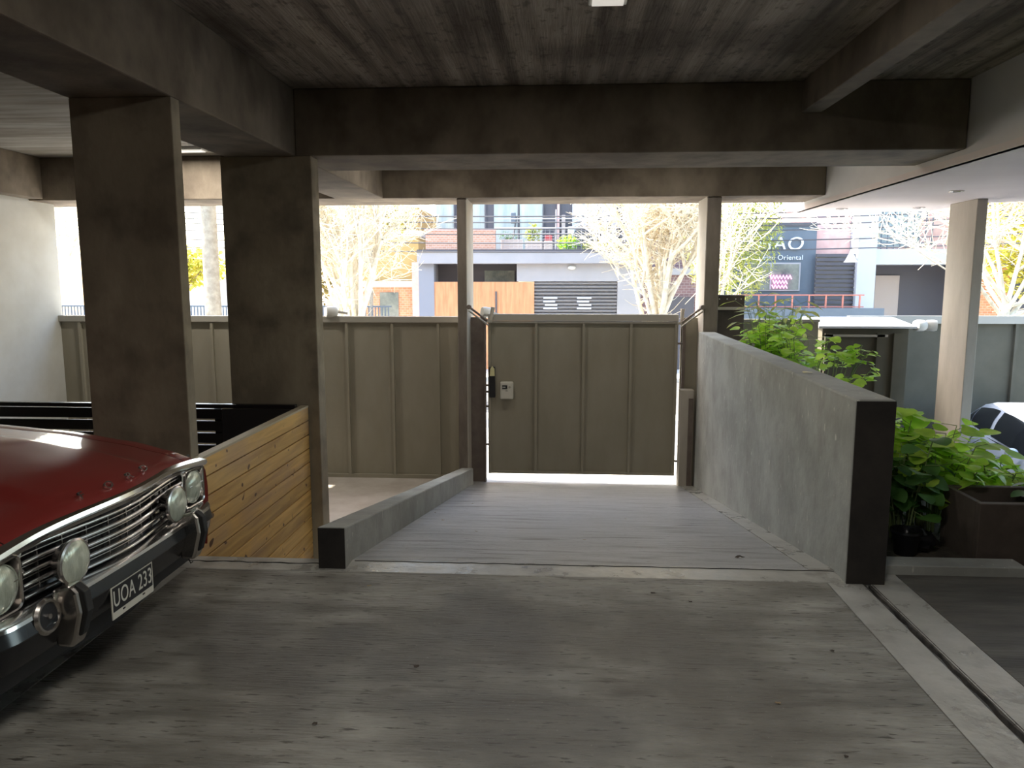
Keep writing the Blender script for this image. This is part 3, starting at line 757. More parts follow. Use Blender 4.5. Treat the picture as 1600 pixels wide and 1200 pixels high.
# headlamps with square chrome bezels
for s in (-1, 1):
    yc = s * 0.662; zc = 0.620; hw, hh = 0.096, 0.100
    def rr(hw, hh, x, r=0.03, n=5):
        out = []
        for cx, cy, a0 in ((1, 1, 0), (-1, 1, 90), (-1, -1, 180), (1, -1, 270)):
            for k in range(n + 1):
                a = R_(a0 + 90 * k / n)
                out.append((x, yc + cx * (hw - r) + r * math.cos(a), zc + cy * (hh - r) + r * math.sin(a)))
        return out
    bz = MB().loft([rr(hw, hh, -0.04), rr(hw, hh, 0.012), rr(hw - 0.004, hh - 0.004, 0.018), rr(hw - 0.009, hh - 0.009, 0.014), rr(hw - 0.014, hh - 0.014, -0.03)], caps=False)
    b_ = cb(bz, 'headlamp_bezel', M['chrome_worn'], smooth=40)
    cb(MB().lathe([(0.0, -0.028), (hw, -0.028)], (0, yc, zc), (1, 0, 0), 4), 'lamp_bowl', M['lens'], b_)
    cb(MB().lathe([(0.086, -0.03), (0.088, 0.002), (0.085, 0.008), (0.082, 0.002)], (0, yc, zc), (1, 0, 0), 32), 'lamp_ring', M['chrome'], b_, smooth=40)
    cb(MB().lathe([(0.082, 0.000), (0.075, 0.011), (0.056, 0.021), (0.03, 0.028), (0.0, 0.031)], (0, yc, zc), (1, 0, 0), 32), 'lamp_lens', M['lens'], b_, smooth=60)
    cb(MB().tube([(0.022, yc - 0.066, zc + 0.012), (0.022, yc + 0.066, zc + 0.012)], 0.002, 6), 'lamp_wire', M['chrome'], b_)
    # wrap-round side marker
    cb(MB().prism([(-0.005, s * 0.757, 0.55), (-0.005, s * 0.757, 0.70), (-0.05, s * 0.80, 0.70), (-0.06, s * 0.812, 0.62), (-0.05, s * 0.80, 0.55)], (0.012, 0, 0)), 'side_marker', M['amber'])
# auxiliary spot lamps
for s in (-1, 1):
    o3 = (0.055, s * 0.372, 0.613)
    sp = cb(MB().lathe([(0.0, -0.055), (0.04, -0.05), (0.070, -0.02), (0.083, 0.008), (0.088, 0.012), (0.088, 0.022), (0.080, 0.026)], o3, (1, 0, 0), 36), 'spot_lamp', M['chrome_worn'], smooth=35)
    cb(MB().lathe([(0.080, 0.024), (0.07, 0.031), (0.045, 0.038), (0.0, 0.042)], o3, (1, 0, 0), 36), 'spot_lens', M['lens'], sp, smooth=60)
    cb(MB().tube([(0.03, s * 0.372, 0.53), (0.05, s * 0.372, 0.485)], 0.012, 8), 'spot_bracket', M['black_pl'], sp)
# bumper
def bx_(y):
    a = abs(y)
    if a < 0.66: return 0.068 + 0.02 * (1 - (a / 0.66) ** 2)
    t = (a - 0.66) / 0.19
    return 0.068 - 0.12 * t * t
yb = [-0.85 + i * 1.70 / 44 for i in range(45)]
bm1 = MB().loft([[(bx_(y) - 0.10, y, 0.515), (bx_(y) - 0.03, y, 0.520), (bx_(y), y, 0.505), (bx_(y) + 0.004, y, 0.492), (bx_(y) - 0.01, y, 0.49), (bx_(y) - 0.08, y, 0.49)] for y in yb])
bp_ = cb(bm1, 'bumper', M['chrome'], smooth=35)
bm2 = MB().loft([[(bx_(y) - 0.07, y, 0.49), (bx_(y) + 0.0, y, 0.49), (bx_(y) + 0.014, y, 0.445), (bx_(y) + 0.010, y, 0.438), (bx_(y) - 0.07, y, 0.438)] for y in yb])
cb(bm2, 'bumper_face', M['blackchrome'], bp_, smooth=30)
bm3 = MB().loft([[(bx_(y) - 0.08, y, 0.438), (bx_(y) + 0.006, y, 0.438), (bx_(y) - 0.005, y, 0.39), (bx_(y) - 0.03, y, 0.335), (bx_(y) - 0.08, y, 0.325)] for y in yb])
cb(bm3, 'bumper_lower_face', M['black_gloss'], bp_, smooth=30)
val = MB().loft([[(bx_(y) * 0.6 - 0.06, y * 0.96, 0.40), (bx_(y) * 0.6 - 0.02, y * 0.96, 0.40), (bx_(y) * 0.6 - 0.05, y * 0.95, 0.25), (bx_(y) * 0.6 - 0.10, y * 0.95, 0.24)] for y in yb])
cb(val, 'front_valance', M['black_pl'], smooth=40)
for s in (-1, 1):
    yc = s * 0.445
    pf = [(-0.02, 0.545), (0.05, 0.562), (0.075, 0.535), (0.085, 0.46), (0.06, 0.36), (0.045, 0.325), (-0.02, 0.33), (-0.02, 0.40)]
    x0 = bx_(0.445) - 0.005
    ov = MB().prism([(x0 + a, yc - 0.038, z) for a, z in pf], (0, 0.076, 0))
    ov = cb(ov, 'overrider', M['chrome_worn'], bp_, bevel=0.012)
    pr = [(0.055, 0.563), (0.092, 0.535), (0.101, 0.46), (0.074, 0.37), (0.055, 0.36), (0.07, 0.46), (0.06, 0.53)]
    cb(MB().prism([(x0 + a, yc - 0.018, z) for a, z in pr], (0, 0.036, 0)), 'rubber_buffer', M['rubber'], ov, bevel=0.004)
    # mounting cup beside each overrider
    yq = yc - 0.10 if s < 0 else yc + 0.10
    cb(MB().lathe([(0.0, 0.0), (0.062, 0.0), (0.066, 0.010), (0.058, 0.020), (0.050, 0.020), (0.046, 0.012), (0.0, 0.012)], (x0 - 0.005, yq, 0.475), (1, 0, 0.12), 24), 'mounting_cup', M['chrome_worn'], ov, smooth=40)
    cb(MB().lathe([(0.047, 0.0), (0.047, 0.0135), (0, 0.0135)], (x0 - 0.004, yq, 0.475), (1, 0, 0.12), 20), 'cup_recess', M['black_pl'], ov)
    cb(MB().lathe([(0.0, 0.022), (0.010, 0.022), (0.012, 0.012)], (x0 - 0.004, yq, 0.475), (1, 0, 0.12), 6), 'bolt', M['chrome_worn'], ov)
# registration plate
xp = 0.094
pl = cb(MB().box(xp - 0.004, xp, -0.20, 0.10, 0.300, 0.437), 'number_plate', M['cream_pl'])
cb(MB().box(xp, xp + 0.001, -0.193, 0.093, 0.330, 0.430), 'plate_field', M['black_pl'], pl)
M['plateink'] = mat('plate lettering', (0.62, 0.62, 0.55), 0.6)
text('plate_lettering', 'UOA 233', 0.098, M['plateink'], (xp + 0.0016, -0.05, 0.3785), (R_(90), 0, R_(90)), pl, 0.0006, sx=0.70)
cb(MB().box(xp, xp + 0.002, -0.13, -0.115, 0.317, 0.323), 'plate_screw', M['black_pl'], pl)
cb(MB().box(xp, xp + 0.002, 0.015, 0.03, 0.317, 0.323), 'plate_screw', M['black_pl'], pl)
# letters on the bonnet edge
for i, ch in enumerate('FORD'):
    y = -0.215 + 0.147 * i
    zl = topz(-0.045, y)
    text('bonnet_letter', ch, 0.046, M['chrome'], (-0.045 + fx(y) + 0.012, y, zl + 0.012), (R_(50), 0, R_(90)), car, 0.004, sx=1.5)
# small hanging wire below the bumper corner
cb(MB().tube([(0.03, 0.52, 0.34), (0.035, 0.525, 0.28), (0.045, 0.52, 0.265), (0.05, 0.532, 0.27)], 0.003, 6), 'hanging_wire', M['rubber'])

# ================================================================== HATCHBACK builder (local: +x forward)
def hatch(name, loc, rzv, label, zs=1.0, group=None):
    o = empty(name, loc, label, 'car', group, rzv)
    def S(z): return z * zs
    st = [(-2.0, 0.62, 0.35, 0.78), (-1.95, 0.76, 0.25, 0.92), (-1.5, 0.85, 0.2, 0.985), (-0.6, 0.87, 0.2, 0.955), (0.5, 0.87, 0.2, 0.92), (1.1, 0.85, 0.2, 0.90), (1.75, 0.76, 0.22, 0.72), (1.98, 0.58, 0.32, 0.58)]
    sec = []
    for x, w, zb, zt in st:
        h = [(zb, w - 0.08), (zb + 0.1, w - 0.01), ((zb + zt) / 2, w), (zt - 0.09, w - 0.02), (zt, w - 0.07)]
        sec.append([(x, -y, S(z)) for z, y in h] + [(x, y, S(z)) for z, y in reversed(h)])
    MB().loft(sec).build('body', M['carwhite'], o, smooth=40, world=False)
    gs = [(-1.92, 0.70, 0.93, 0.66, 0.95), (-1.70, 0.76, 0.96, 0.60, 1.20), (-1.35, 0.785, 0.975, 0.57, 1.36), (-0.8, 0.80, 0.96, 0.575, 1.44), (0.0, 0.80, 0.93, 0.575, 1.45), (0.45, 0.80, 0.92, 0.56, 1.40), (0.9, 0.79, 0.90, 0.62, 1.16), (1.25, 0.78, 0.90, 0.72, 0.93)]
    sec = []
    for x, wb, zb, wt, zt in gs:
        sec.append([(x, -wb, S(zb - 0.03)), (x, -(wb + wt) / 2 - 0.02, S((zb + zt) / 2)), (x, -wt, S(zt - 0.03)), (x, -wt * 0.7, S(zt + 0.01)), (x, 0, S(zt + 0.02)), (x, wt * 0.7, S(zt + 0.01)), (x, wt, S(zt - 0.03)), (x, (wb + wt) / 2 + 0.02, S((zb + zt) / 2)), (x, wb, S(zb - 0.03))])
    MB().loft(sec, caps=False, closed=False).build('cabin', M['carwhite'], o, smooth=50, world=False)
    def gi(x, k):
        for a, b in zip(gs, gs[1:]):
            if a[0] <= x <= b[0]:
                t = (x - a[0]) / (b[0] - a[0]); return a[k] + (b[k] - a[k]) * t
        return gs[-1][k]
    def side(x, q, s):
        wb, zb, wt, zt = gi(x, 1), gi(x, 2), gi(x, 3), gi(x, 4) - 0.03
        mw, mz = (wb + wt) / 2 + 0.02, (zb + zt + 0.03) / 2
        zz = zb + (zt - zb) * q
        w = (wb + (mw - wb) * (zz - zb + 0.03) / (mz - zb + 0.03)) if zz < mz else (mw + (wt - mw) * (zz - mz) / max(0.001, zt - mz))
        return (x, s * (w + 0.008), S(zz))
    for s in (-1, 1):
        for wi, (xa, xb, la, lb) in enumerate(((-1.60, -1.42, 0.25, 0.9), (-1.38, -0.55, 0, 0.9), (-0.42, 0.95, 0, 0.9))):
            def f(u, v, s=s, xa=xa, xb=xb):
                x = xa + (xb - xa) * u
                return side(x, 0.06 + 0.80 * v, s)
            MB().grid(f, 8, 6, flip=s > 0).build('side_window', M['carglass'], o, smooth=60, world=False)
        MB().ball((0.78, s * 0.93, S(0.97)), 0.09, 12, (0.7, 1.0, 0.75)).build('door_mirror', M['carwhite'], o, smooth=60, world=False)
        MB().box(-1.3, 1.0, s * 0.80 - 0.008, s * 0.80 + 0.008, S(0.925), S(0.94)).build('waist_trim', M['carglass'], o, world=False)
        MB().ball((1.72, s * 0.62, S(0.66)), 0.12, 12, (0.8, 1.0, 0.7)).build('headlamp', M['lens'], o, smooth=60, world=False)
        for x in (-1.25, 1.25):
            MB().lathe([(0.0, 0.01), (0.18, 0.01), (0.2, 0.02), (0.29, 0.02), (0.30, 0), (0.30, -0.18), (0, -0.18)], (x, s * 0.85, 0.30), (0, s, 0), 24).build('wheel', M['rubber'], o, smooth=35, world=False)
    def ws(u, v):
        x = 0.52 + 0.66 * u
        w = gi(x, 3) * 0.94; z = gi(x, 4) + 0.026
        return (x, -w + 2 * w * v, S(z - 0.012 * (2 * v - 1) ** 2 * 3))
    MB().grid(ws, 6, 8).build('windscreen', M['carglass'], o, smooth=60, world=False)
    def rw(u, v):
        x = -1.86 + 0.42 * u
        w = gi(x, 3) * 0.92; z = gi(x, 4) + 0.026
        return (x, -w + 2 * w * v, S(z - 0.012 * (2 * v - 1) ** 2 * 3))
    MB().grid(rw, 6, 8).build('rear_window', M['carglass'], o, smooth=60, world=False)
    return o
hatch('hatchback_car', (7.33, 11.23, -1.65), R_(-100.2), 'silver white hatchback parked low behind the potted plants')
struct(box('ground', M['lowfloor'], 2.6, 14, 5.6, 13.4, -1.85, -1.55), 'lower parking court beside the garage')

# ================================================================== RIGHT SIDE BED, PLANTER, PLANTS
struct(box('bed_kerb', M['wallc'], 1.83, 2.66, 4.252, 4.40, -0.3, 0.055, bevel=0.006), 'short concrete kerb in front of the planting bed')
struct(box('planting_bed_ground', M['soil'], 1.81, 4.4, 4.40, 5.8, -1.5, 0.0), 'dark soil of the planting bed')
struct(box('planting_bed_ground', M['soil'], 2.03, 2.9, 5.8, 10.0, -1.5, 0.30), 'raised soil bed behind the parapet')
pb = empty('concrete_planter', (3.2, 4.7, 0.0), 'dark brown concrete planter trough in front of the silver white car', 'planter')
x0, x1, y0, y1, t = 2.47, 4.10, 4.43, 4.86, 0.05
MB().box(x0, x1, y0, y0 + t, 0.0, 0.372).build('front_wall', M['planterc'], pb, bevel=0.005)
MB().box(x0, x1, y1 - t, y1, 0.0, 0.372).build('rear_wall', M['planterc'], pb, bevel=0.005)
MB().box(x0, x0 + 0.03, y0 + t, y1 - t, 0.0, 0.372).build('end_wall', M['planterc'], pb)
MB().box(x1 - t, x1, y0 + t, y1 - t, 0.0, 0.372).build('end_wall', M['planterc'], pb)
MB().box(x0 + 0.03, x1 - t, y0 + t, y1 - t, 0.0, 0.25).build('soil', M['soil'], pb)

def leaf(mb, c, d, size, up, rnd, kind='round'):
    """one leaf blade: a shallow cupped, slightly folded blade from stalk point c along d"""
    d = d.normalized(); n = up - d * up.dot(d)
    if n.length < 1e-3: n = d.orthogonal()
    n.normalize(); w = d.cross(n)
    if kind == 'round': prof = [(0, 0.0), (0.02, 0.34), (0.25, 0.52), (0.55, 0.52), (0.82, 0.34), (1.0, 0.06)]
    elif kind == 'lance': prof = [(0, 0.02), (0.3, 0.12), (0.6, 0.10), (1.0, 0.0)]
    else: prof = [(0, 0.0), (0.15, 0.25), (0.45, 0.36), (0.75, 0.22), (1.0, 0.0)]
    cen, lf, rt = [], [], []
    droop = rnd.uniform(0.05, 0.35)
    for t, h in prof:
        base = c + d * (t * size) - n * (droop * t * t * size)
        cen.append(mb.bm.verts.new(base))
        wav = n * (size * (0.10 * h + rnd.uniform(-0.02, 0.02)))
        lf.append(mb.bm.verts.new(base + w * (h * size) + wav)); rt.append(mb.bm.verts.new(base - w * (h * size) + wav))
    for i in range(len(prof) - 1):
        try:
            mb.bm.faces.new((cen[i], cen[i + 1], lf[i + 1], lf[i])); mb.bm.faces.new((cen[i + 1], cen[i], rt[i], rt[i + 1]))
        except ValueError: pass

def plant(name, base, spread, height, nst, nleaf, lsize, lmat, label, cat='plant', group=None, seed=0, kind='round', bias=(0, 0, 0), smat='stem', tip=0.35):
    rnd = random.Random(seed)
    o = empty(name, base, label, cat, group)
    B = Vector(base); st = MB(); lv = MB()
    for i in range(nst):
        a = rnd.uniform(0, 2 * math.pi); rr_ = spread * math.sqrt(rnd.random())
        p0 = B + Vector((math.cos(a) * rr_ * 0.35, math.sin(a) * rr_ * 0.35, 0))
        h = height * rnd.uniform(0.55, 1.0)
        p3 = B + Vector((math.cos(a) * rr_, math.sin(a) * rr_, h)) + Vector(bias) * rnd.random()
        p1 = p0.lerp(p3, 0.35) + Vector((0, 0, 0.12 * h)); p2 = p0.lerp(p3, 0.7) + Vector((0, 0, 0.10 * h))
        pts = [p0, p1, p2, p3]
        st.tube(pts, [0.006, 0.005, 0.004, 0.003], 5)
        for k in range(nleaf):
            t = 1 - (1 - tip) * (k / max(1, nleaf - 1)) if nleaf > 1 else 1
            q = t * 3; j = min(2, int(q)); P = pts[j].lerp(pts[j + 1], q - j)
            aa = rnd.uniform(0, 2 * math.pi)
            d = Vector((math.cos(aa), math.sin(aa), rnd.uniform(-0.1, 0.7)))
            ln = rnd.uniform(0.3, 0.9) * lsize
            Q = P + d.normalized() * ln
            st.tube([P, Q], 0.0022, 4, caps=False)
            sz = lsize * rnd.uniform(0.6, 1.15)
            leaf(lv, Q, Vector((d.x, d.y, rnd.uniform(-0.5, 0.25))), sz, Vector((rnd.uniform(-.4, .4), rnd.uniform(-.5, .2), 1)), rnd, kind)
    st.build('stems', M[smat], o, smooth=60)
    lv.build('leaves', lmat, o, smooth=180, fixn=False)
    return o
plant('leafy_plant', (2.22, 4.84, 0.0), 0.20, 0.70, 16, 6, 0.12, M['leafdark'], 'deep green leafy plant between the parapet end and the brown planter', seed=3)
plant('leafy_plant', (2.30, 5.25, 0.0), 0.26, 0.80, 30, 6, 0.145, M['leaf'], 'bright broad-leaved plant rising behind the parapet end', seed=11, tip=0.6)
plant('leafy_plant', (2.62, 5.35, 0.0), 0.36, 0.66, 30, 6, 0.14, M['leaf'], 'bright green broad-leaved plant behind the near corner of the planter', seed=12, tip=0.6)
plant('leafy_plant', (2.50, 5.02, 0.0), 0.26, 0.62, 26, 6, 0.13, M['leaf'], 'dense bright green plant pressed against the rear corner of the planter', seed=16, tip=0.45)
plant('leafy_plant', (3.02, 5.25, 0.0), 0.34, 0.44, 28, 6, 0.12, M['leaf'], 'low bright green plant behind the middle of the planter', seed=13, tip=0.6)
plant('leafy_plant', (3.55, 5.05, 0.0), 0.26, 0.46, 24, 6, 0.11, M['leaf'], 'low bright green plant at the far end of the planter by the frame edge', seed=14, tip=0.5)
plant('leafy_plant', (2.95, 4.64, 0.25), 0.16, 0.26, 8, 4, 0.09, M['leafdark'], 'small dark plant growing in the concrete planter', seed=15, tip=0.5)
# geraniums behind the parapet
plant('geranium', (2.48, 9.0, 0.30), 0.36, 1.02, 34, 7, 0.115, M['leaf'], 'tall bright geranium near the gate post behind the parapet', seed=21, tip=0.55)
plant('geranium', (2.72, 8.55, 0.30), 0.34, 0.80, 26, 6, 0.11, M['leaf'], 'mid-height geranium in the middle of the row behind the parapet', seed=22, tip=0.5)
plant('geranium', (2.66, 7.45, 0.30), 0.24, 0.80, 10, 7, 0.09, M['leaf'], 'tall leggy geranium with tufts of leaves leaning over the parapet', seed=23, tip=0.7, bias=(0.25, 0, 0))
plant('geranium', (2.60, 7.0, 0.30), 0.24, 0.50, 10, 6, 0.09, M['leaf'], 'lowest geranium just showing over the parapet top', seed=24, tip=0.7, bias=(0.2, 0, 0))
plant('spiky_grass_plant', (2.62, 9.25, 0.30), 0.42, 1.12, 70, 1, 0.24, M['leafwillow'], 'spiky pale grass plant standing behind the tall geranium', seed=25, kind='lance', tip=1)
# dark plastic bag and pot
pt = empty('plastic_pot', (2.14, 4.60, 0.0), 'small black plastic pot on the soil beside the parapet end', 'pot')
MB().lathe([(0.0, 0.0), (0.06, 0.0), (0.085, 0.14), (0.092, 0.14), (0.092, 0.155), (0.08, 0.155), (0.075, 0.13), (0.0, 0.13)], (2.14, 4.60, 0.0), seg=20).build('pot_body', M['black_gloss'], pt, smooth=40)
rnd = random.Random(4)
bagm = MB(); bagm.ball((2.24, 4.66, 0.07), 0.10, 14, (1, 0.8, 0.75))
for v in bagm.bm.verts: v.co += Vector((rnd.uniform(-1, 1), rnd.uniform(-1, 1), rnd.uniform(-1, 1))) * 0.018
tag(bagm.build('plastic_bag', M['black_gloss'], smooth=20), 'crumpled shiny black plastic bag lying beside the black pot', 'bag')
fm = MB(); fm.poly([(2.86, 4.70, 0.345), (2.93, 4.69, 0.335), (2.945, 4.70, 0.385), (2.90, 4.705, 0.395)])
fo = fm.build('foil_scrap', M['f_white']); sm = fo.modifiers.new('t', 'SOLIDIFY'); sm.thickness = 0.002
tag(fo, 'small white paper scrap caught in the planter rim', 'paper')

# ------------------------------------------------------------------ litter on the floor
rnd = random.Random(9)
def litter(x, y, z, s, m, lab, slope=0.0, grp=None):
    mb = MB(); n = 9
    c = mb.bm.verts.new((x, y, z + 0.004 + s * 0.15)); ring = []
    for k in range(n):
        a = 2 * math.pi * k / n; r = s * rnd.uniform(0.35, 1.0)
        yy = y + math.sin(a) * r * 0.7
        ring.append(mb.bm.verts.new((x + math.cos(a) * r, yy, z - slope * (yy - y) + 0.004 + rnd.uniform(0, s * 0.30))))
    for k in range(n): mb.bm.faces.new((c, ring[k], ring[(k + 1) % n]))
    ob = mb.build('fallen_leaf', m); mo = ob.modifiers.new('t', 'SOLIDIFY'); mo.thickness = 0.0015
    tag(ob, lab, 'leaf', grp)
GL = 'dead leaves scattered over the garage floor'
litter(-0.60, 3.05, 0, 0.022, M['darkleaf'], 'dark curled dead leaf alone on the floor before the low kerb', grp=GL)
litter(-1.02, 3.90, 0, 0.018, M['dryleaf'], 'pale dry leaf just in front of the low kerb end', grp=GL)
for (x, y, sz, mm, lb) in (
    (0.52, 3.90, 0.017, 'darkleaf', 'dark dead leaf on the floor just before the middle of the ramp head'),
    (0.70, 3.80, 0.013, 'darkleaf', 'tiny dark leaf scrap beside the dark leaf before the ramp head'),
    (0.88, 2.85, 0.015, 'dryleaf', 'pale leaf scrap in the middle of the dark floor stain'),
    (1.02, 2.52, 0.013, 'darkleaf', 'dark leaf scrap halfway between viewer and parapet'),
    (1.25, 3.30, 0.016, 'darkleaf', 'dark leaf on the floor near the pale margin before the parapet'),
    (1.27, 2.32, 0.014, 'darkleaf', 'dark leaf scrap beside the crack margin, low in the view'),
    (-0.35, 2.35, 0.012, 'dryleaf', 'small pale leaf scrap low in the view, in the middle of the floor'),
    (-0.90, 2.60, 0.013, 'darkleaf', 'dark leaf scrap on the floor between the car and the middle')):
    litter(x, y, 0, sz, M[mm], lb, grp=GL)
for (x, y, sz, lb) in ((-0.95, 6.1, 0.016, 'dry leaf on the ramp along the middle of the low kerb'), (-1.1, 6.6, 0.014, 'dry leaf tucked against the low kerb on the ramp'),
    (-0.6, 5.5, 0.015, 'dry leaf on the upper ramp near the kerb side'), (-0.85, 7.4, 0.015, 'dry leaf furthest down the ramp on the kerb side'),
    (0.2, 5.2, 0.014, 'dry leaf in the middle of the upper ramp'), (0.6, 6.4, 0.014, 'dry leaf in the middle of the ramp, toward the gate')):
    litter(x, y, rz(y), sz, M['dryleaf'], lb, SL, 'dead leaves on the ramp')
litter(1.15, 4.62, rz(4.62), 0.045, M['darkleaf'], 'largest dark dead leaf, on the ramp beside the parapet', SL)
lf = MB(); leaf(lf, Vector((1.70, 5.3, 1.034)), Vector((1, 0.2, 0.1)), 0.07, Vector((0, 0, 1)), rnd)
tag(lf.build('fallen_leaf', M['yellow_pl']), 'small yellow leaf on top of the parapet', 'leaf')

# ================================================================== STREET
mb = MB(); mb.prism([(-40, 10.36, -1.5), (2.6, 10.36, -1.5), (2.6, 13.45, -1.5), (40, 13.45, -1.5), (40, 16.0, -1.5), (-40, 16.0, -1.5)], (0, 0, 0.38))
struct(mb.build('sidewalk', M['pave']), 'sunlit pavement outside the gate')
struct(box('road', M['asphalt'], -40, 40, 16.0, 22.0, -1.5, -1.22), 'asphalt street')
struct(box('sidewalk', M['pave'], -40, 40, 22.0, 40.0, -1.5, -1.10), 'pavement across the street')

# --- building with the balcony (face at y = 24)
Y = 24.0
b = empty('apartment_building', (-1, Y, -1.1), 'grey apartment building with planted balcony, orange timber door and roller shutter', 'building')
MB().box(-3.95, 2.55, Y + 1.4, Y + 9, 2.4, 9.0).build('upper_wall', M['f_dark'], b)
MB().box(-4.42, -3.93, Y, Y + 9, -1.1, 2.25).build('side_pier', M['f_blue'], b)
MB().box(-4.42, 2.58, Y - 0.25, Y + 9, 2.25, 2.60).build('balcony_slab', M['f_grey'], b)
MB().box(-4.42, 2.58, Y - 0.28, Y - 0.20, 2.60, 2.68).build('slab_nosing', M['f_dark'], b)
MB().box(-1.30, 2.58, Y, Y + 9, 1.70, 2.25).build('ground_wall', M['f_grey'], b)
MB().box(1.86, 2.58, Y, Y + 9, -1.1, 1.70).build('ground_pier', M['f_grey'], b)
MB().box(-3.93, -1.30, Y + 0.9, Y + 1.0, 1.6, 2.25).build('recess_wall', M['f_dark'], b)
w = MB().box(-2.4, -1.42, Y + 0.84, Y + 0.9, 1.68, 2.05).build('transom_window', M['glassdk'], b)
d = MB().box(-3.93, -1.30, Y + 0.02, Y + 0.14, -1.1, 1.68).build('timber_door', M['orangewood'], b)
MB().box(-1.98, -1.93, Y - 0.03, Y + 0.02, 0.3, 1.38).build('pull_handle', M['f_dark'], d)
MB().box(-1.30, -0.75, Y + 0.01, Y + 0.12, -1.1, 1.68).build('timber_panel', M['orangewood'], b)
sh = MB()
for i in range(26):
    z = 1.69 - i * 0.108
    sh.prism([(-0.75, Y + 0.10, z), (-0.75, Y + 0.04, z - 0.03), (-0.75, Y + 0.04, z - 0.08), (-0.75, Y + 0.10, z - 0.108)], (2.6, 0, 0))
sh = sh.build('roller_shutter', M['shut'], b)
for i, (xa, xb) in enumerate(((-0.46, -0.02), (0.60, 1.05))):
    for k in range(4):
        zz = 1.20 - k * 0.108
        MB().box(xa + 0.05 * (k == 2), xb - 0.07 * (k == 1), Y + 0.02, Y + 0.038, zz - 0.05, zz).build('sticker', M['sticker'], sh)
for (xa, xb, mm) in ((-3.82, -3.25, 'glass'), (-2.78, -2.28, 'glass'), (-2.01, -1.25, 'glass'), (-1.21, -0.48, 'glass'), (0.42, 0.90, 'curtain'), (0.95, 1.22, 'curtain'), (1.32, 1.80, 'curtain')):
    s_ = 1.06
    wf = MB().box(xa * s_, xb * s_, Y + 1.36, Y + 1.44, 2.62, 5.0).build('window', M[mm], b)
    MB().box(xb * s_ - 0.02, xb * s_ + 0.03, Y + 1.32, Y + 1.37, 2.62, 5.0).build('window_frame', M['f_dark'], wf)
MB().box(-4.15, -1.96, Y - 0.20, Y - 0.05, 2.68, 3.26).build('brick_parapet', M['brick'], b)
MB().box(-4.18, -1.94, Y - 0.22, Y - 0.03, 3.26, 3.32).build('coping', M['pinkwall'], b)
MB().box(-0.05, 0.03, Y + 1.28, Y + 1.36, 2.68, 4.9).build('downpipe', M['pinkwall'], b)
MB().box(0.10, 0.22, Y + 1.22, Y + 1.30, 2.68, 3.85).build('terracotta_pipe', M['beigepl'], b)
rl = MB()
for z in (3.34, 3.62): rl.tube([(-1.95, Y - 0.12, z), (2.55, Y - 0.12, z)], 0.018, 6)
for x in [-1.95 + 0.14 * i for i in range(33)]: rl.tube([(x, Y - 0.12, 2.65), (x, Y - 0.12, 3.34)], 0.004, 4)
for z in [2.72 + 0.09 * i for i in range(7)]: rl.tube([(-1.95, Y - 0.12, z), (2.55, Y - 0.12, z)], 0.004, 4)
for x in (-0.08, 2.05): rl.tube([(x, Y - 0.12, 2.65), (x, Y - 0.12, 3.9)], 0.022, 6)
rl.build('railing', M['f_grey'], b)
wl_ = MB().ball((0.42, Y - 0.06, 2.12), 0.10, 12, (1.3, 0.8, 0.7)).build('wall_lamp', M['white_pl'], b, smooth=60)
# things on the balcony
for i, (xa, xb, lab) in enumerate(((-1.80, -1.12, 'beige planter box on the balcony next to the brick parapet'), (-1.04, -0.50, 'middle one of three beige planter boxes on the balcony'), (-0.46, -0.18, 'smallest beige planter box on the balcony, beside the downpipe'))):
    p = empty('planter_box', ((xa + xb) / 2, Y + 0.15, 2.60), lab, 'planter', 'beige planter boxes on the balcony')
    MB().box(xa, xb, Y + 0.05, Y + 0.25, 2.60, 2.95 if i else 3.0).build('box_body', M['beigepl'], p, bevel=0.01)
    MB().box(xa + 0.02, xb - 0.02, Y + 0.07, Y + 0.23, 2.94, 3.005 if not i else 2.955).build('soil', M['soil'], p)
def bush(name, c, r, sc, n, size, m, label, seed, cat='plant', kind='oval', group=None, trunk=None, tm='stem'):
    rnd = random.Random(seed); C = Vector(c)
    o = empty(name, (C.x, C.y, trunk if trunk is not None else C.z - r * sc[2]), label, cat, group)
    mb = MB()
    for i in range(n):
        v = Vector((rnd.gauss(0, 1), rnd.gauss(0, 1), rnd.gauss(0, 1))).normalized() * (r * rnd.random() ** 0.4)
        p = C + Vector((v.x * sc[0], v.y * sc[1], v.z * sc[2]))
        leaf(mb, p, Vector((rnd.uniform(-1, 1), rnd.uniform(-1, 1), rnd.uniform(-.6, .8))), size * rnd.uniform(0.6, 1.3), Vector((rnd.uniform(-.5, .5), rnd.uniform(-.5, .5), 1)), rnd, kind)
    mb.build('foliage', m, o, fixn=False)
    st = MB(); zb = trunk if trunk is not None else C.z - r * sc[2]
    rt_ = 0.012 if trunk is None else 0.09
    st.tube([(C.x, C.y, zb), (C.x + 0.02, C.y, C.z)], [rt_, rt_ * 0.6], 7)
    for k in range(6):
        a = k * 1.05; st.tube([(C.x, C.y, zb + (C.z - zb) * 0.7), (C.x + math.cos(a) * r * sc[0] * 0.6, C.y + math.sin(a) * r * sc[1] * 0.6, C.z + r * sc[2] * 0.4)], [rt_ * 0.6, rt_ * 0.2], 5)
    st.build('stem', M[tm], o)
    return o
bush('balcony_shrub', (0.28, Y + 0.1, 2.86), 0.33, (1.1, 0.6, 0.8), 420, 0.09, M['leaf'], 'round bright green shrub at the middle of the balcony', 31)
bush('balcony_shrub', (-0.82, Y + 0.45, 3.15), 0.30, (0.9, 0.5, 1.2), 260, 0.09, M['leafwillow'], 'olive shrub standing behind the beige planter boxes', 32)
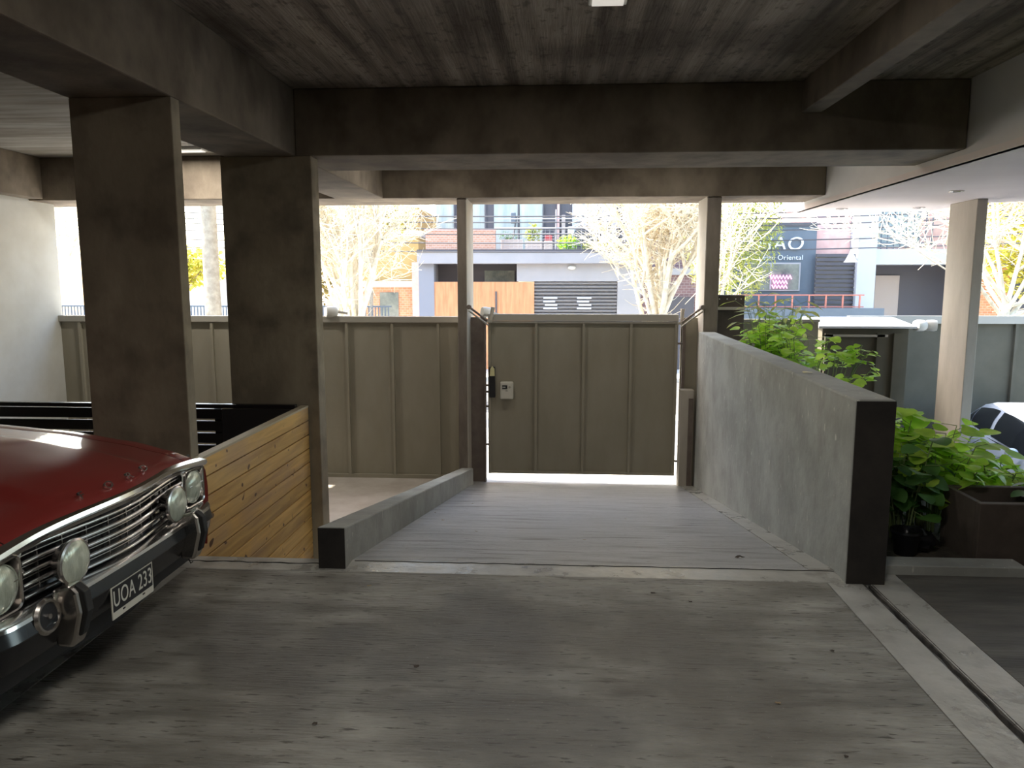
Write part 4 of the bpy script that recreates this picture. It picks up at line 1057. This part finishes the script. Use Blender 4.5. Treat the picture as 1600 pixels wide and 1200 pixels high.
bush('balcony_shrub', (-1.60, Y + 0.35, 3.08), 0.26, (1.3, 0.5, 0.7), 200, 0.08, M['leafdark'], 'dark spiky shrub above the planter next to the brick parapet', 33, kind='lance')
for i, (x, lab) in enumerate(((0.95, 'low mixed plant on the balcony beside the round shrub'), (1.35, 'low yellow-flowering plant on the balcony'), (1.75, 'low plant at the tree end of the balcony'))):
    bush('balcony_plant', (x, Y + 0.1, 2.80), 0.22, (1.1, 0.5, 0.8), 150, 0.07, M['leaf2'] if i == 1 else M['leafwillow'], lab, 34 + i)
bq = empty('covered_barbecue', (0.85, Y + 0.6, 2.60), 'barbecue under a black cover on the balcony', 'barbecue')
MB().prism([(0.50, Y + 0.4, 2.60), (1.15, Y + 0.4, 2.60), (1.12, Y + 0.4, 3.30), (1.02, Y + 0.4, 3.46), (0.62, Y + 0.4, 3.46), (0.48, Y + 0.4, 3.2)], (0, 0.4, 0)).build('cover', M['f_dark'], bq, bevel=0.04)
MB().box(0.30, 0.50, Y + 0.42, Y + 0.5, 3.15, 3.42).build('folded_cloth', M['white_pl'], bq, bevel=0.02)
ch = empty('garden_chair', (1.48, Y + 0.6, 2.60), 'dark folding garden chair on the balcony beside the covered barbecue', 'chair')
MB().tube([(1.10, Y + 0.4, 2.65), (1.55, Y + 0.4, 3.3)], 0.02, 6).build('frame', M['white_pl'], ch)
MB().box(1.50, 1.66, Y + 0.42, Y + 0.50, 2.85, 3.52).build('backrest', M['f_dark'], ch, bevel=0.02)
MB().box(1.30, 1.66, Y + 0.42, Y + 0.75, 2.83, 2.87).build('seat', M['f_dark'], ch)
MB().box(1.60, 1.64, Y + 0.42, Y + 0.46, 2.60, 2.85).build('leg', M['f_dark'], ch)
cr_ = empty('plastic_crate', (-0.32, Y + 0.55, 2.60), 'red and white plastic crate on the balcony', 'crate')
MB().box(-0.44, -0.20, Y + 0.45, Y + 0.65, 2.60, 2.98).build('lower_box', M['white_pl'], cr_)
MB().box(-0.44, -0.20, Y + 0.45, Y + 0.65, 2.98, 3.15).build('upper_box', M['red_pl'], cr_)
bk = empty('exercise_bike', (-1.45, Y + 0.8, 2.60), 'dark exercise bike standing behind the balcony window planters', 'bike')
MB().tube([(-1.55, Y + 0.8, 2.62), (-1.45, Y + 0.8, 3.2), (-1.35, Y + 0.8, 3.75)], 0.03, 6).build('frame', M['cable'], bk)
MB().box(-1.55, -1.38, Y + 0.75, Y + 0.9, 3.55, 3.90).build('console', M['f_slate'], bk, bevel=0.03)
MB().lathe([(0.0, -0.03), (0.22, -0.03), (0.22, 0.03), (0, 0.03)], (-1.62, Y + 0.8, 2.88), (0, 1, 0), 20).build('flywheel', M['cable'], bk)

# --- neighbours left of it
nb = empty('ochre_house', (-6.5, 28, -1.1), 'ochre yellow house front behind the bare trees', 'building')
MB().box(-7.6, -5.15, 28, 34, 1.7, 4.4).build('upper_wall', M['f_yellow'], nb)
MB().box(-7.7, -5.10, 27.8, 34, 3.35, 3.55).build('cornice', M['f_white'], nb)
MB().box(-7.3, -5.35, 27.9, 34, -1.1, 1.62).build('lower_wall', M['brickred'], nb)
MB().box(-7.3, -5.35, 27.8, 27.92, 1.50, 1.72).build('awning', M['f_white'], nb)
MB().box(-5.35, -4.95, 27.7, 34, -1.1, 2.4).build('pier', M['pinkwall'], nb)
MB().box(-6.6, -5.9, 27.86, 27.92, 0.3, 1.3).build('window', M['glassdk'], nb)
pb2 = empty('dark_brick_house', (3.9, 24.6, -1.1), 'dark brick house front behind the middle bare tree', 'building')
MB().box(2.6, 5.2, 24.4, 31, -1.1, 1.9).build('brick_wall', M['brickdk'], pb2)
MB().box(2.6, 5.2, 24.3, 31, 1.9, 2.1).build('cornice', M['f_grey'], pb2)
MB().box(2.6, 5.2, 24.8, 31, 2.1, 5.0).build('upper_wall', M['brickdk'], pb2)
MB().box(3.2, 4.3, 24.33, 24.41, -1.1, 1.2).build('door', M['f_dark'], pb2)
lw = empty('iron_railing_fence', (-8.4, 22.4, -1.1), 'low dark railing fence across the street behind the bare trees', 'fence')
MB().box(-16, -5.0, 22.5, 22.6, -1.1, 0.35).build('low_wall', M['f_grey'], lw)
rr2 = MB()
for i in range(110): rr2.box(-16 + i * 0.1, -15.97 + i * 0.1, 22.53, 22.56, 0.35, 0.95)
rr2.box(-16, -5.0, 22.52, 22.57, 0.92, 0.97)
rr2.build('bars', M['f_slate'], lw)
wb = empty('white_house', (-13, 30, -1.1), 'pale house far behind the street tree seen between the blade columns', 'building')
MB().box(-17, -9.3, 30, 36, -1.1, 2.0).build('wall', M['f_white'], wb)
MB().box(-17.2, -9.1, 29.7, 36.2, 2.0, 2.2).build('roof_edge', M['pinkwall'], wb)
MB().box(-13.2, -12.2, 29.93, 30.0, 0.0, 1.2).build('window', M['glassdk'], wb)
MB().box(-11.0, -10.2, 29.93, 30.0, -0.2, 1.1).build('window', M['glassdk'], wb)

# --- restaurant (face at y = 26)
Y = 26.0
rs = empty('restaurant_building', (7.0, Y, -1.1), 'slate grey restaurant front with white lettering and a wide window', 'building')
MB().box(5.25, 8.54, Y, Y + 8, -1.1, 3.62).build('facade', M['f_slate'], rs)
MB().box(5.25, 8.50, Y - 0.03, Y, 3.50, 3.64).build('roof_edge', M['f_dark'], rs)
sg = text('sign_lettering', 'ZHAO', 0.60, M['sticker'], (0.12, -0.04, 4.02), (R_(90), 0, 0), rs, 0.03, sx=1.12, shear=0.12)
text('sign_lettering', 'Restaurante Oriental', 0.225, M['sticker'], (0.06, -0.03, 3.58), (R_(90), 0, 0), rs, 0.02, sx=1.05)
wf = MB().box(6.15, 8.05, Y - 0.06, Y, 1.38, 2.32).build('window', M['f_grey'], rs)
MB().box(6.20, 8.00, Y - 0.075, Y - 0.06, 1.43, 2.27).build('pane', M['glassdk'], wf)
MB().box(7.05, 7.10, Y - 0.09, Y - 0.07, 1.43, 2.27).build('mullion', M['f_grey'], wf)
MB().box(6.58, 6.62, Y - 0.09, Y - 0.07, 1.43, 2.27).build('mullion', M['f_dark'], wf)
ns = MB()
def zig(x0, x1, z0, z1, n):
    pts = [(x0 + (x1 - x0) * i / n, Y - 0.12, z0 if i % 2 else z1) for i in range(n + 1)]
    ns.tube(pts, 0.014, 6)
zig(7.05, 7.75, 1.78, 1.90, 13); zig(7.15, 7.62, 1.62, 1.73, 9); zig(7.12, 7.62, 1.47, 1.58, 9)
o = ns.build('neon_script', M['neon'], rs); o['label'] = 'pink neon writing in the window'
tr = empty('terrace_railing', (7.6, Y - 1.5, -1.1), 'red-brown terrace railing in front of the restaurant', 'railing')
MB().box(5.2, 10.2, Y - 1.6, Y - 1.4, -1.1, 0.86).build('low_wall', M['f_slate'], tr)
s3 = (Y - 1.5) / Y
for x in [6.35 + i * 0.52 for i in range(7)]: MB().box(x - 0.022, x + 0.022, Y - 1.52, Y - 1.48, 0.86, 1.27).build('upright', M['redframe'], tr)
MB().tube([(5.6, Y - 1.5, 1.27), (9.6, Y - 1.5, 1.27)], 0.022, 6).build('handrail', M['redframe'], tr)
MB().tube([(5.6, Y - 1.5, 0.90), (9.6, Y - 1.5, 0.90)], 0.018, 6).build('lower_rail', M['redframe'], tr)
lt = empty('slatted_gate', (9.15, Y - 0.2, -1.1), 'dark slatted metal screen between the restaurant and the white pier', 'gate')
lb = MB()
for i in range(26): lb.box(8.5, 9.78, Y - 0.22, Y - 0.16, -1.0 + i * 0.14, -0.93 + i * 0.14 + 0.025)
lb.build('slats', M['f_dark'], lt)
MB().box(8.5, 9.8, Y - 0.14, Y - 0.10, -1.1, 2.60).build('backing', M['shut'], lt)
ph = empty('pink_house', (9.5, Y, -1.1), 'pink tiled house wall rising over the slatted screen', 'building')
MB().box(8.56, 9.74, Y + 0.3, Y + 8, 2.4, 6.0).build('wall', M['pinkwall'], ph)
wh = empty('white_building', (12, Y, -1.1), 'white building with a tall pier, barred window and recessed entrance', 'building')
MB().box(9.75, 10.35, Y - 0.4, Y + 8, -1.1, 6.0).build('pier', M['f_white'], wh)
MB().box(10.35, 18, Y - 0.3, Y + 8, 2.25, 2.75).build('floor_band', M['f_white'], wh)
MB().box(10.35, 18, Y + 0.4, Y + 8, 2.75, 6.0).build('upper_wall', M['pinkwall'], wh)
MB().box(10.35, 18, Y + 1.0, Y + 8, -1.1, 2.25).build('recess_wall', M['f_dark'], wh)
MB().box(10.9, 11.7, Y + 0.93, Y + 1.0, -1.1, 1.9).build('door', M['beigepl'], wh)
wn2 = MB().box(10.55, 12.0, Y + 0.34, Y + 0.40, 2.85, 4.0).build('window', M['glass'], wh)
gb = MB()
for i in range(9): gb.box(10.5 + i * 0.2, 10.53 + i * 0.2, Y - 0.28, Y - 0.25, 2.75, 3.95)
gb.box(10.4, 12.3, Y - 0.29, Y - 0.24, 3.93, 3.98); gb.box(10.4, 12.3, Y - 0.29, Y - 0.24, 2.9, 2.95)
gb.build('window_bars', M['f_slate'], wh)
MB().box(13.0, 14.6, Y - 0.36, Y - 0.3, -1.1, 2.2).build('brick_pier', M['brickred'], wh)
bl = empty('wall_bracket_lamp', (9.75, Y - 0.9, 2.4), 'white bell-shaped lamp hanging on the pale pier', 'lamp')
MB().lathe([(0.03, 0.42), (0.06, 0.30), (0.12, 0.18), (0.18, 0.05), (0.22, 0.0), (0.0, 0.0)], (9.35, Y - 0.9, 2.30), seg=18).build('shade', M['white_pl'], bl, smooth=40)
MB().tube([(9.35, Y - 0.9, 2.72), (9.35, Y - 0.9, 3.0), (9.75, Y - 0.45, 3.0)], 0.02, 6).build('bracket', M['f_grey'], bl)
hatch('parked_van', (12.2, 19.0, -1.22), 0, 'white vehicle parked in the street behind the long fence, roof showing', 1.52)
hatch('parked_van', (17.2, 19.0, -1.22), 0, 'white vehicle parked in the street beyond the pale column, roof showing', 1.50)

# ------------------------------------------------------------------ cables
def cable(x0, x1, y, z0, z1, sag, label, r=0.016, m='cable'):
    pts = [(x0 + (x1 - x0) * i / 16, y, z0 + (z1 - z0) * i / 16 - sag * 4 * (i / 16) * (1 - i / 16)) for i in range(17)]
    tag(MB().tube(pts, r, 5).build('overhead_cable', M[m]), label, 'cable', 'overhead cables along the street')
for i, (za, zb_, sg_) in enumerate(((3.62, 3.70, 0.30), (3.48, 3.60, 0.32), (3.38, 3.45, 0.36), (3.16, 3.30, 0.30), (2.92, 2.98, 0.25), (2.74, 2.75, 0.28))):
    cable(-13, 14, 20.0 + 0.12 * i, za, zb_, sg_, ['topmost overhead cable crossing the balcony windows', 'overhead cable just under the topmost one', 'overhead cable third from the top',
          'overhead cable fourth from the top, above the balcony rail', 'overhead cable second from the bottom', 'bottom overhead cable, crossing above the balcony railing'][i])

# ------------------------------------------------------------------ trees
def tree(name, base, h, r0, nmain, spread, depth, seed, label, m='bark', group='bare street trees', fork=0.25, twigs=True, lean=(0, 0), low=0.5, budget=5200):
    rnd = random.Random(seed); o = empty(name, base, label, 'tree', group)
    B = Vector(base); tk = MB(); brn = MB()
    top = B + Vector((lean[0] * fork, lean[1] * fork, h * fork))
    tk.tube([B, B.lerp(top, 0.5) + Vector((rnd.uniform(-.04, .04), 0, 0)), top], [r0, r0 * 0.85, r0 * 0.8], 10)
    tk.build('trunk', M[m], o, smooth=60)
    cnt = [0]
    def br(p, d, ln, r, lv):
        if cnt[0] > budget: return
        cnt[0] += 1
        n = 3 if lv < 2 else 2
        pts = [p]; q = p.copy(); dd = d.copy()
        for k in range(n):
            dd = (dd + Vector((rnd.uniform(-.16, .16), rnd.uniform(-.16, .16), rnd.uniform(-.06, .16)))).normalized()
            q = q + dd * ln / n; pts.append(q.copy())
        rad = [r * (1 - 0.5 * k / n) for k in range(n + 1)]
        brn.tube(pts, rad, 6 if r > 0.02 else 4, caps=False)
        if lv >= depth: return
        nk = 4 if lv == 0 else 3
        for k in range(nk):
            t = rnd.uniform(0.35, 1.0) if k else 1.0
            j = min(n - 1, int(t * n)); P = pts[j].lerp(pts[j + 1], t * n - j)
            side = Vector((rnd.uniform(-1, 1), rnd.uniform(-1, 1), rnd.uniform(-0.35, 0.6)))
            nd = (dd * (0.9 if k else 1.2) + side * 0.85).normalized()
            br(P, nd, ln * rnd.uniform(0.5, 0.78), max(0.0065, r * rnd.uniform(0.45, 0.62)), lv + 1)
        if twigs:
            for k in range(5):
                t = rnd.random(); j = min(n - 1, int(t * n)); P = pts[j].lerp(pts[j + 1], t * n - j)
                side = Vector((rnd.uniform(-1, 1), rnd.uniform(-1, 1), rnd.uniform(-0.5, 0.7))).normalized()
                l2 = rnd.uniform(0.25, 0.7)
                brn.tube([P, P + side * l2 * 0.5 + Vector((0, 0, 0.02)), P + side * l2 + Vector((0, 0, rnd.uniform(0, 0.14)))], [0.009, 0.007, 0.004], 3, caps=False)
    for k in range(nmain):
        a = 2 * math.pi * k / nmain + rnd.uniform(-.3, .3)
        s = spread * rnd.uniform(0.35, 1.0)
        d = Vector((math.cos(a) * s, math.sin(a) * s * 0.7, 1.0 if k % 3 else low)).normalized()
        br(top - Vector((0, 0, rnd.uniform(0, 0.25 * h * fork))), d, h * rnd.uniform(0.28, 0.42), r0 * rnd.uniform(0.42, 0.6), 0)
    brn.build('branches', M[m], o, smooth=60)
    return o
tree('bare_tree', (-4.05, 15.0, -1.12), 6.0, 0.12, 9, 0.42, 4, 41, 'big pale bare tree filling the opening beside the blade column', fork=0.33, low=0.8)
tree('bare_tree', (-5.2, 18.2, -1.22), 6.2, 0.10, 7, 0.40, 4, 42, 'second pale bare tree standing deeper in the street behind the big one', fork=0.30, low=0.8, budget=2500)
tree('bare_tree', (1.98, 15.2, -1.12), 5.6, 0.12, 12, 0.36, 4, 43, 'pale bare tree in front of the roller shutter, between the portal posts', fork=0.33, low=0.85, budget=6500)
tree('bare_tree', (8.75, 15.4, -1.12), 6.0, 0.09, 10, 1.0, 4, 44, 'pale bare tree half hidden by the pale column, twigs before the white building', fork=0.40, low=0.3, budget=3200)
tree('bare_tree', (10.6, 15.8, -1.12), 6.4, 0.14, 9, 0.6, 4, 45, 'pale bare tree at the edge of the view beyond the pale column', fork=0.38)
tree('bare_tree', (3.75, 18.5, -1.22), 5.6, 0.07, 5, 0.3, 3, 46, 'slim bare tree behind the parapet-side post, before the willow foliage', fork=0.36, low=0.9)
tree('street_tree', (-7.25, 15.6, -1.12), 9.0, 0.19, 6, 0.9, 3, 47, 'thick trunk of a street tree seen between the two blade columns', m='bark_dark', group=None, fork=0.62, low=0.1)
tree('bare_tree', (-11.2, 15.3, -1.12), 6.0, 0.12, 8, 0.7, 3, 48, 'bare tree glimpsed past the end of the side wall', fork=0.35)

bush('willow_tree', (4.7, 21.3, 3.3), 1.7, (0.80, 0.8, 1.4), 9000, 0.16, M['leafwillow'], 'feathery olive green willow hiding the first letters of the restaurant sign', 51, 'tree', 'lance', trunk=-1.2, tm='bark')
bush('leafy_tree', (-6.1, 24.5, 3.9), 1.2, (1.1, 0.8, 0.8), 3000, 0.16, M['leaf2'], 'yellow-green leafy tree in front of the ochre house', 52, 'tree', 'oval', trunk=-1.1, tm='bark_dark')
bush('leafy_tree', (-8.9, 24.8, 2.6), 1.8, (0.9, 0.8, 1.3), 4200, 0.18, M['leafolive'], 'yellow-green leafy tree behind the big bare tree', 53, 'tree', 'oval', trunk=-1.1, tm='bark_dark')
bush('leafy_tree', (-13.4, 26.5, 2.2), 1.3, (1.3, 0.8, 0.6), 1800, 0.18, M['leaf2'], 'low green tree seen between the blade columns beside the thick trunk', 54, 'tree', 'oval', trunk=-1.1, tm='bark_dark')
bush('leafy_tree', (14.6, 24.0, 3.2), 2.0, (1.2, 0.8, 1.1), 3600, 0.2, M['leaf2'], 'leafy tree at the edge of the view beyond the pale column', 55, 'tree', 'oval', trunk=-1.1, tm='bark_dark')
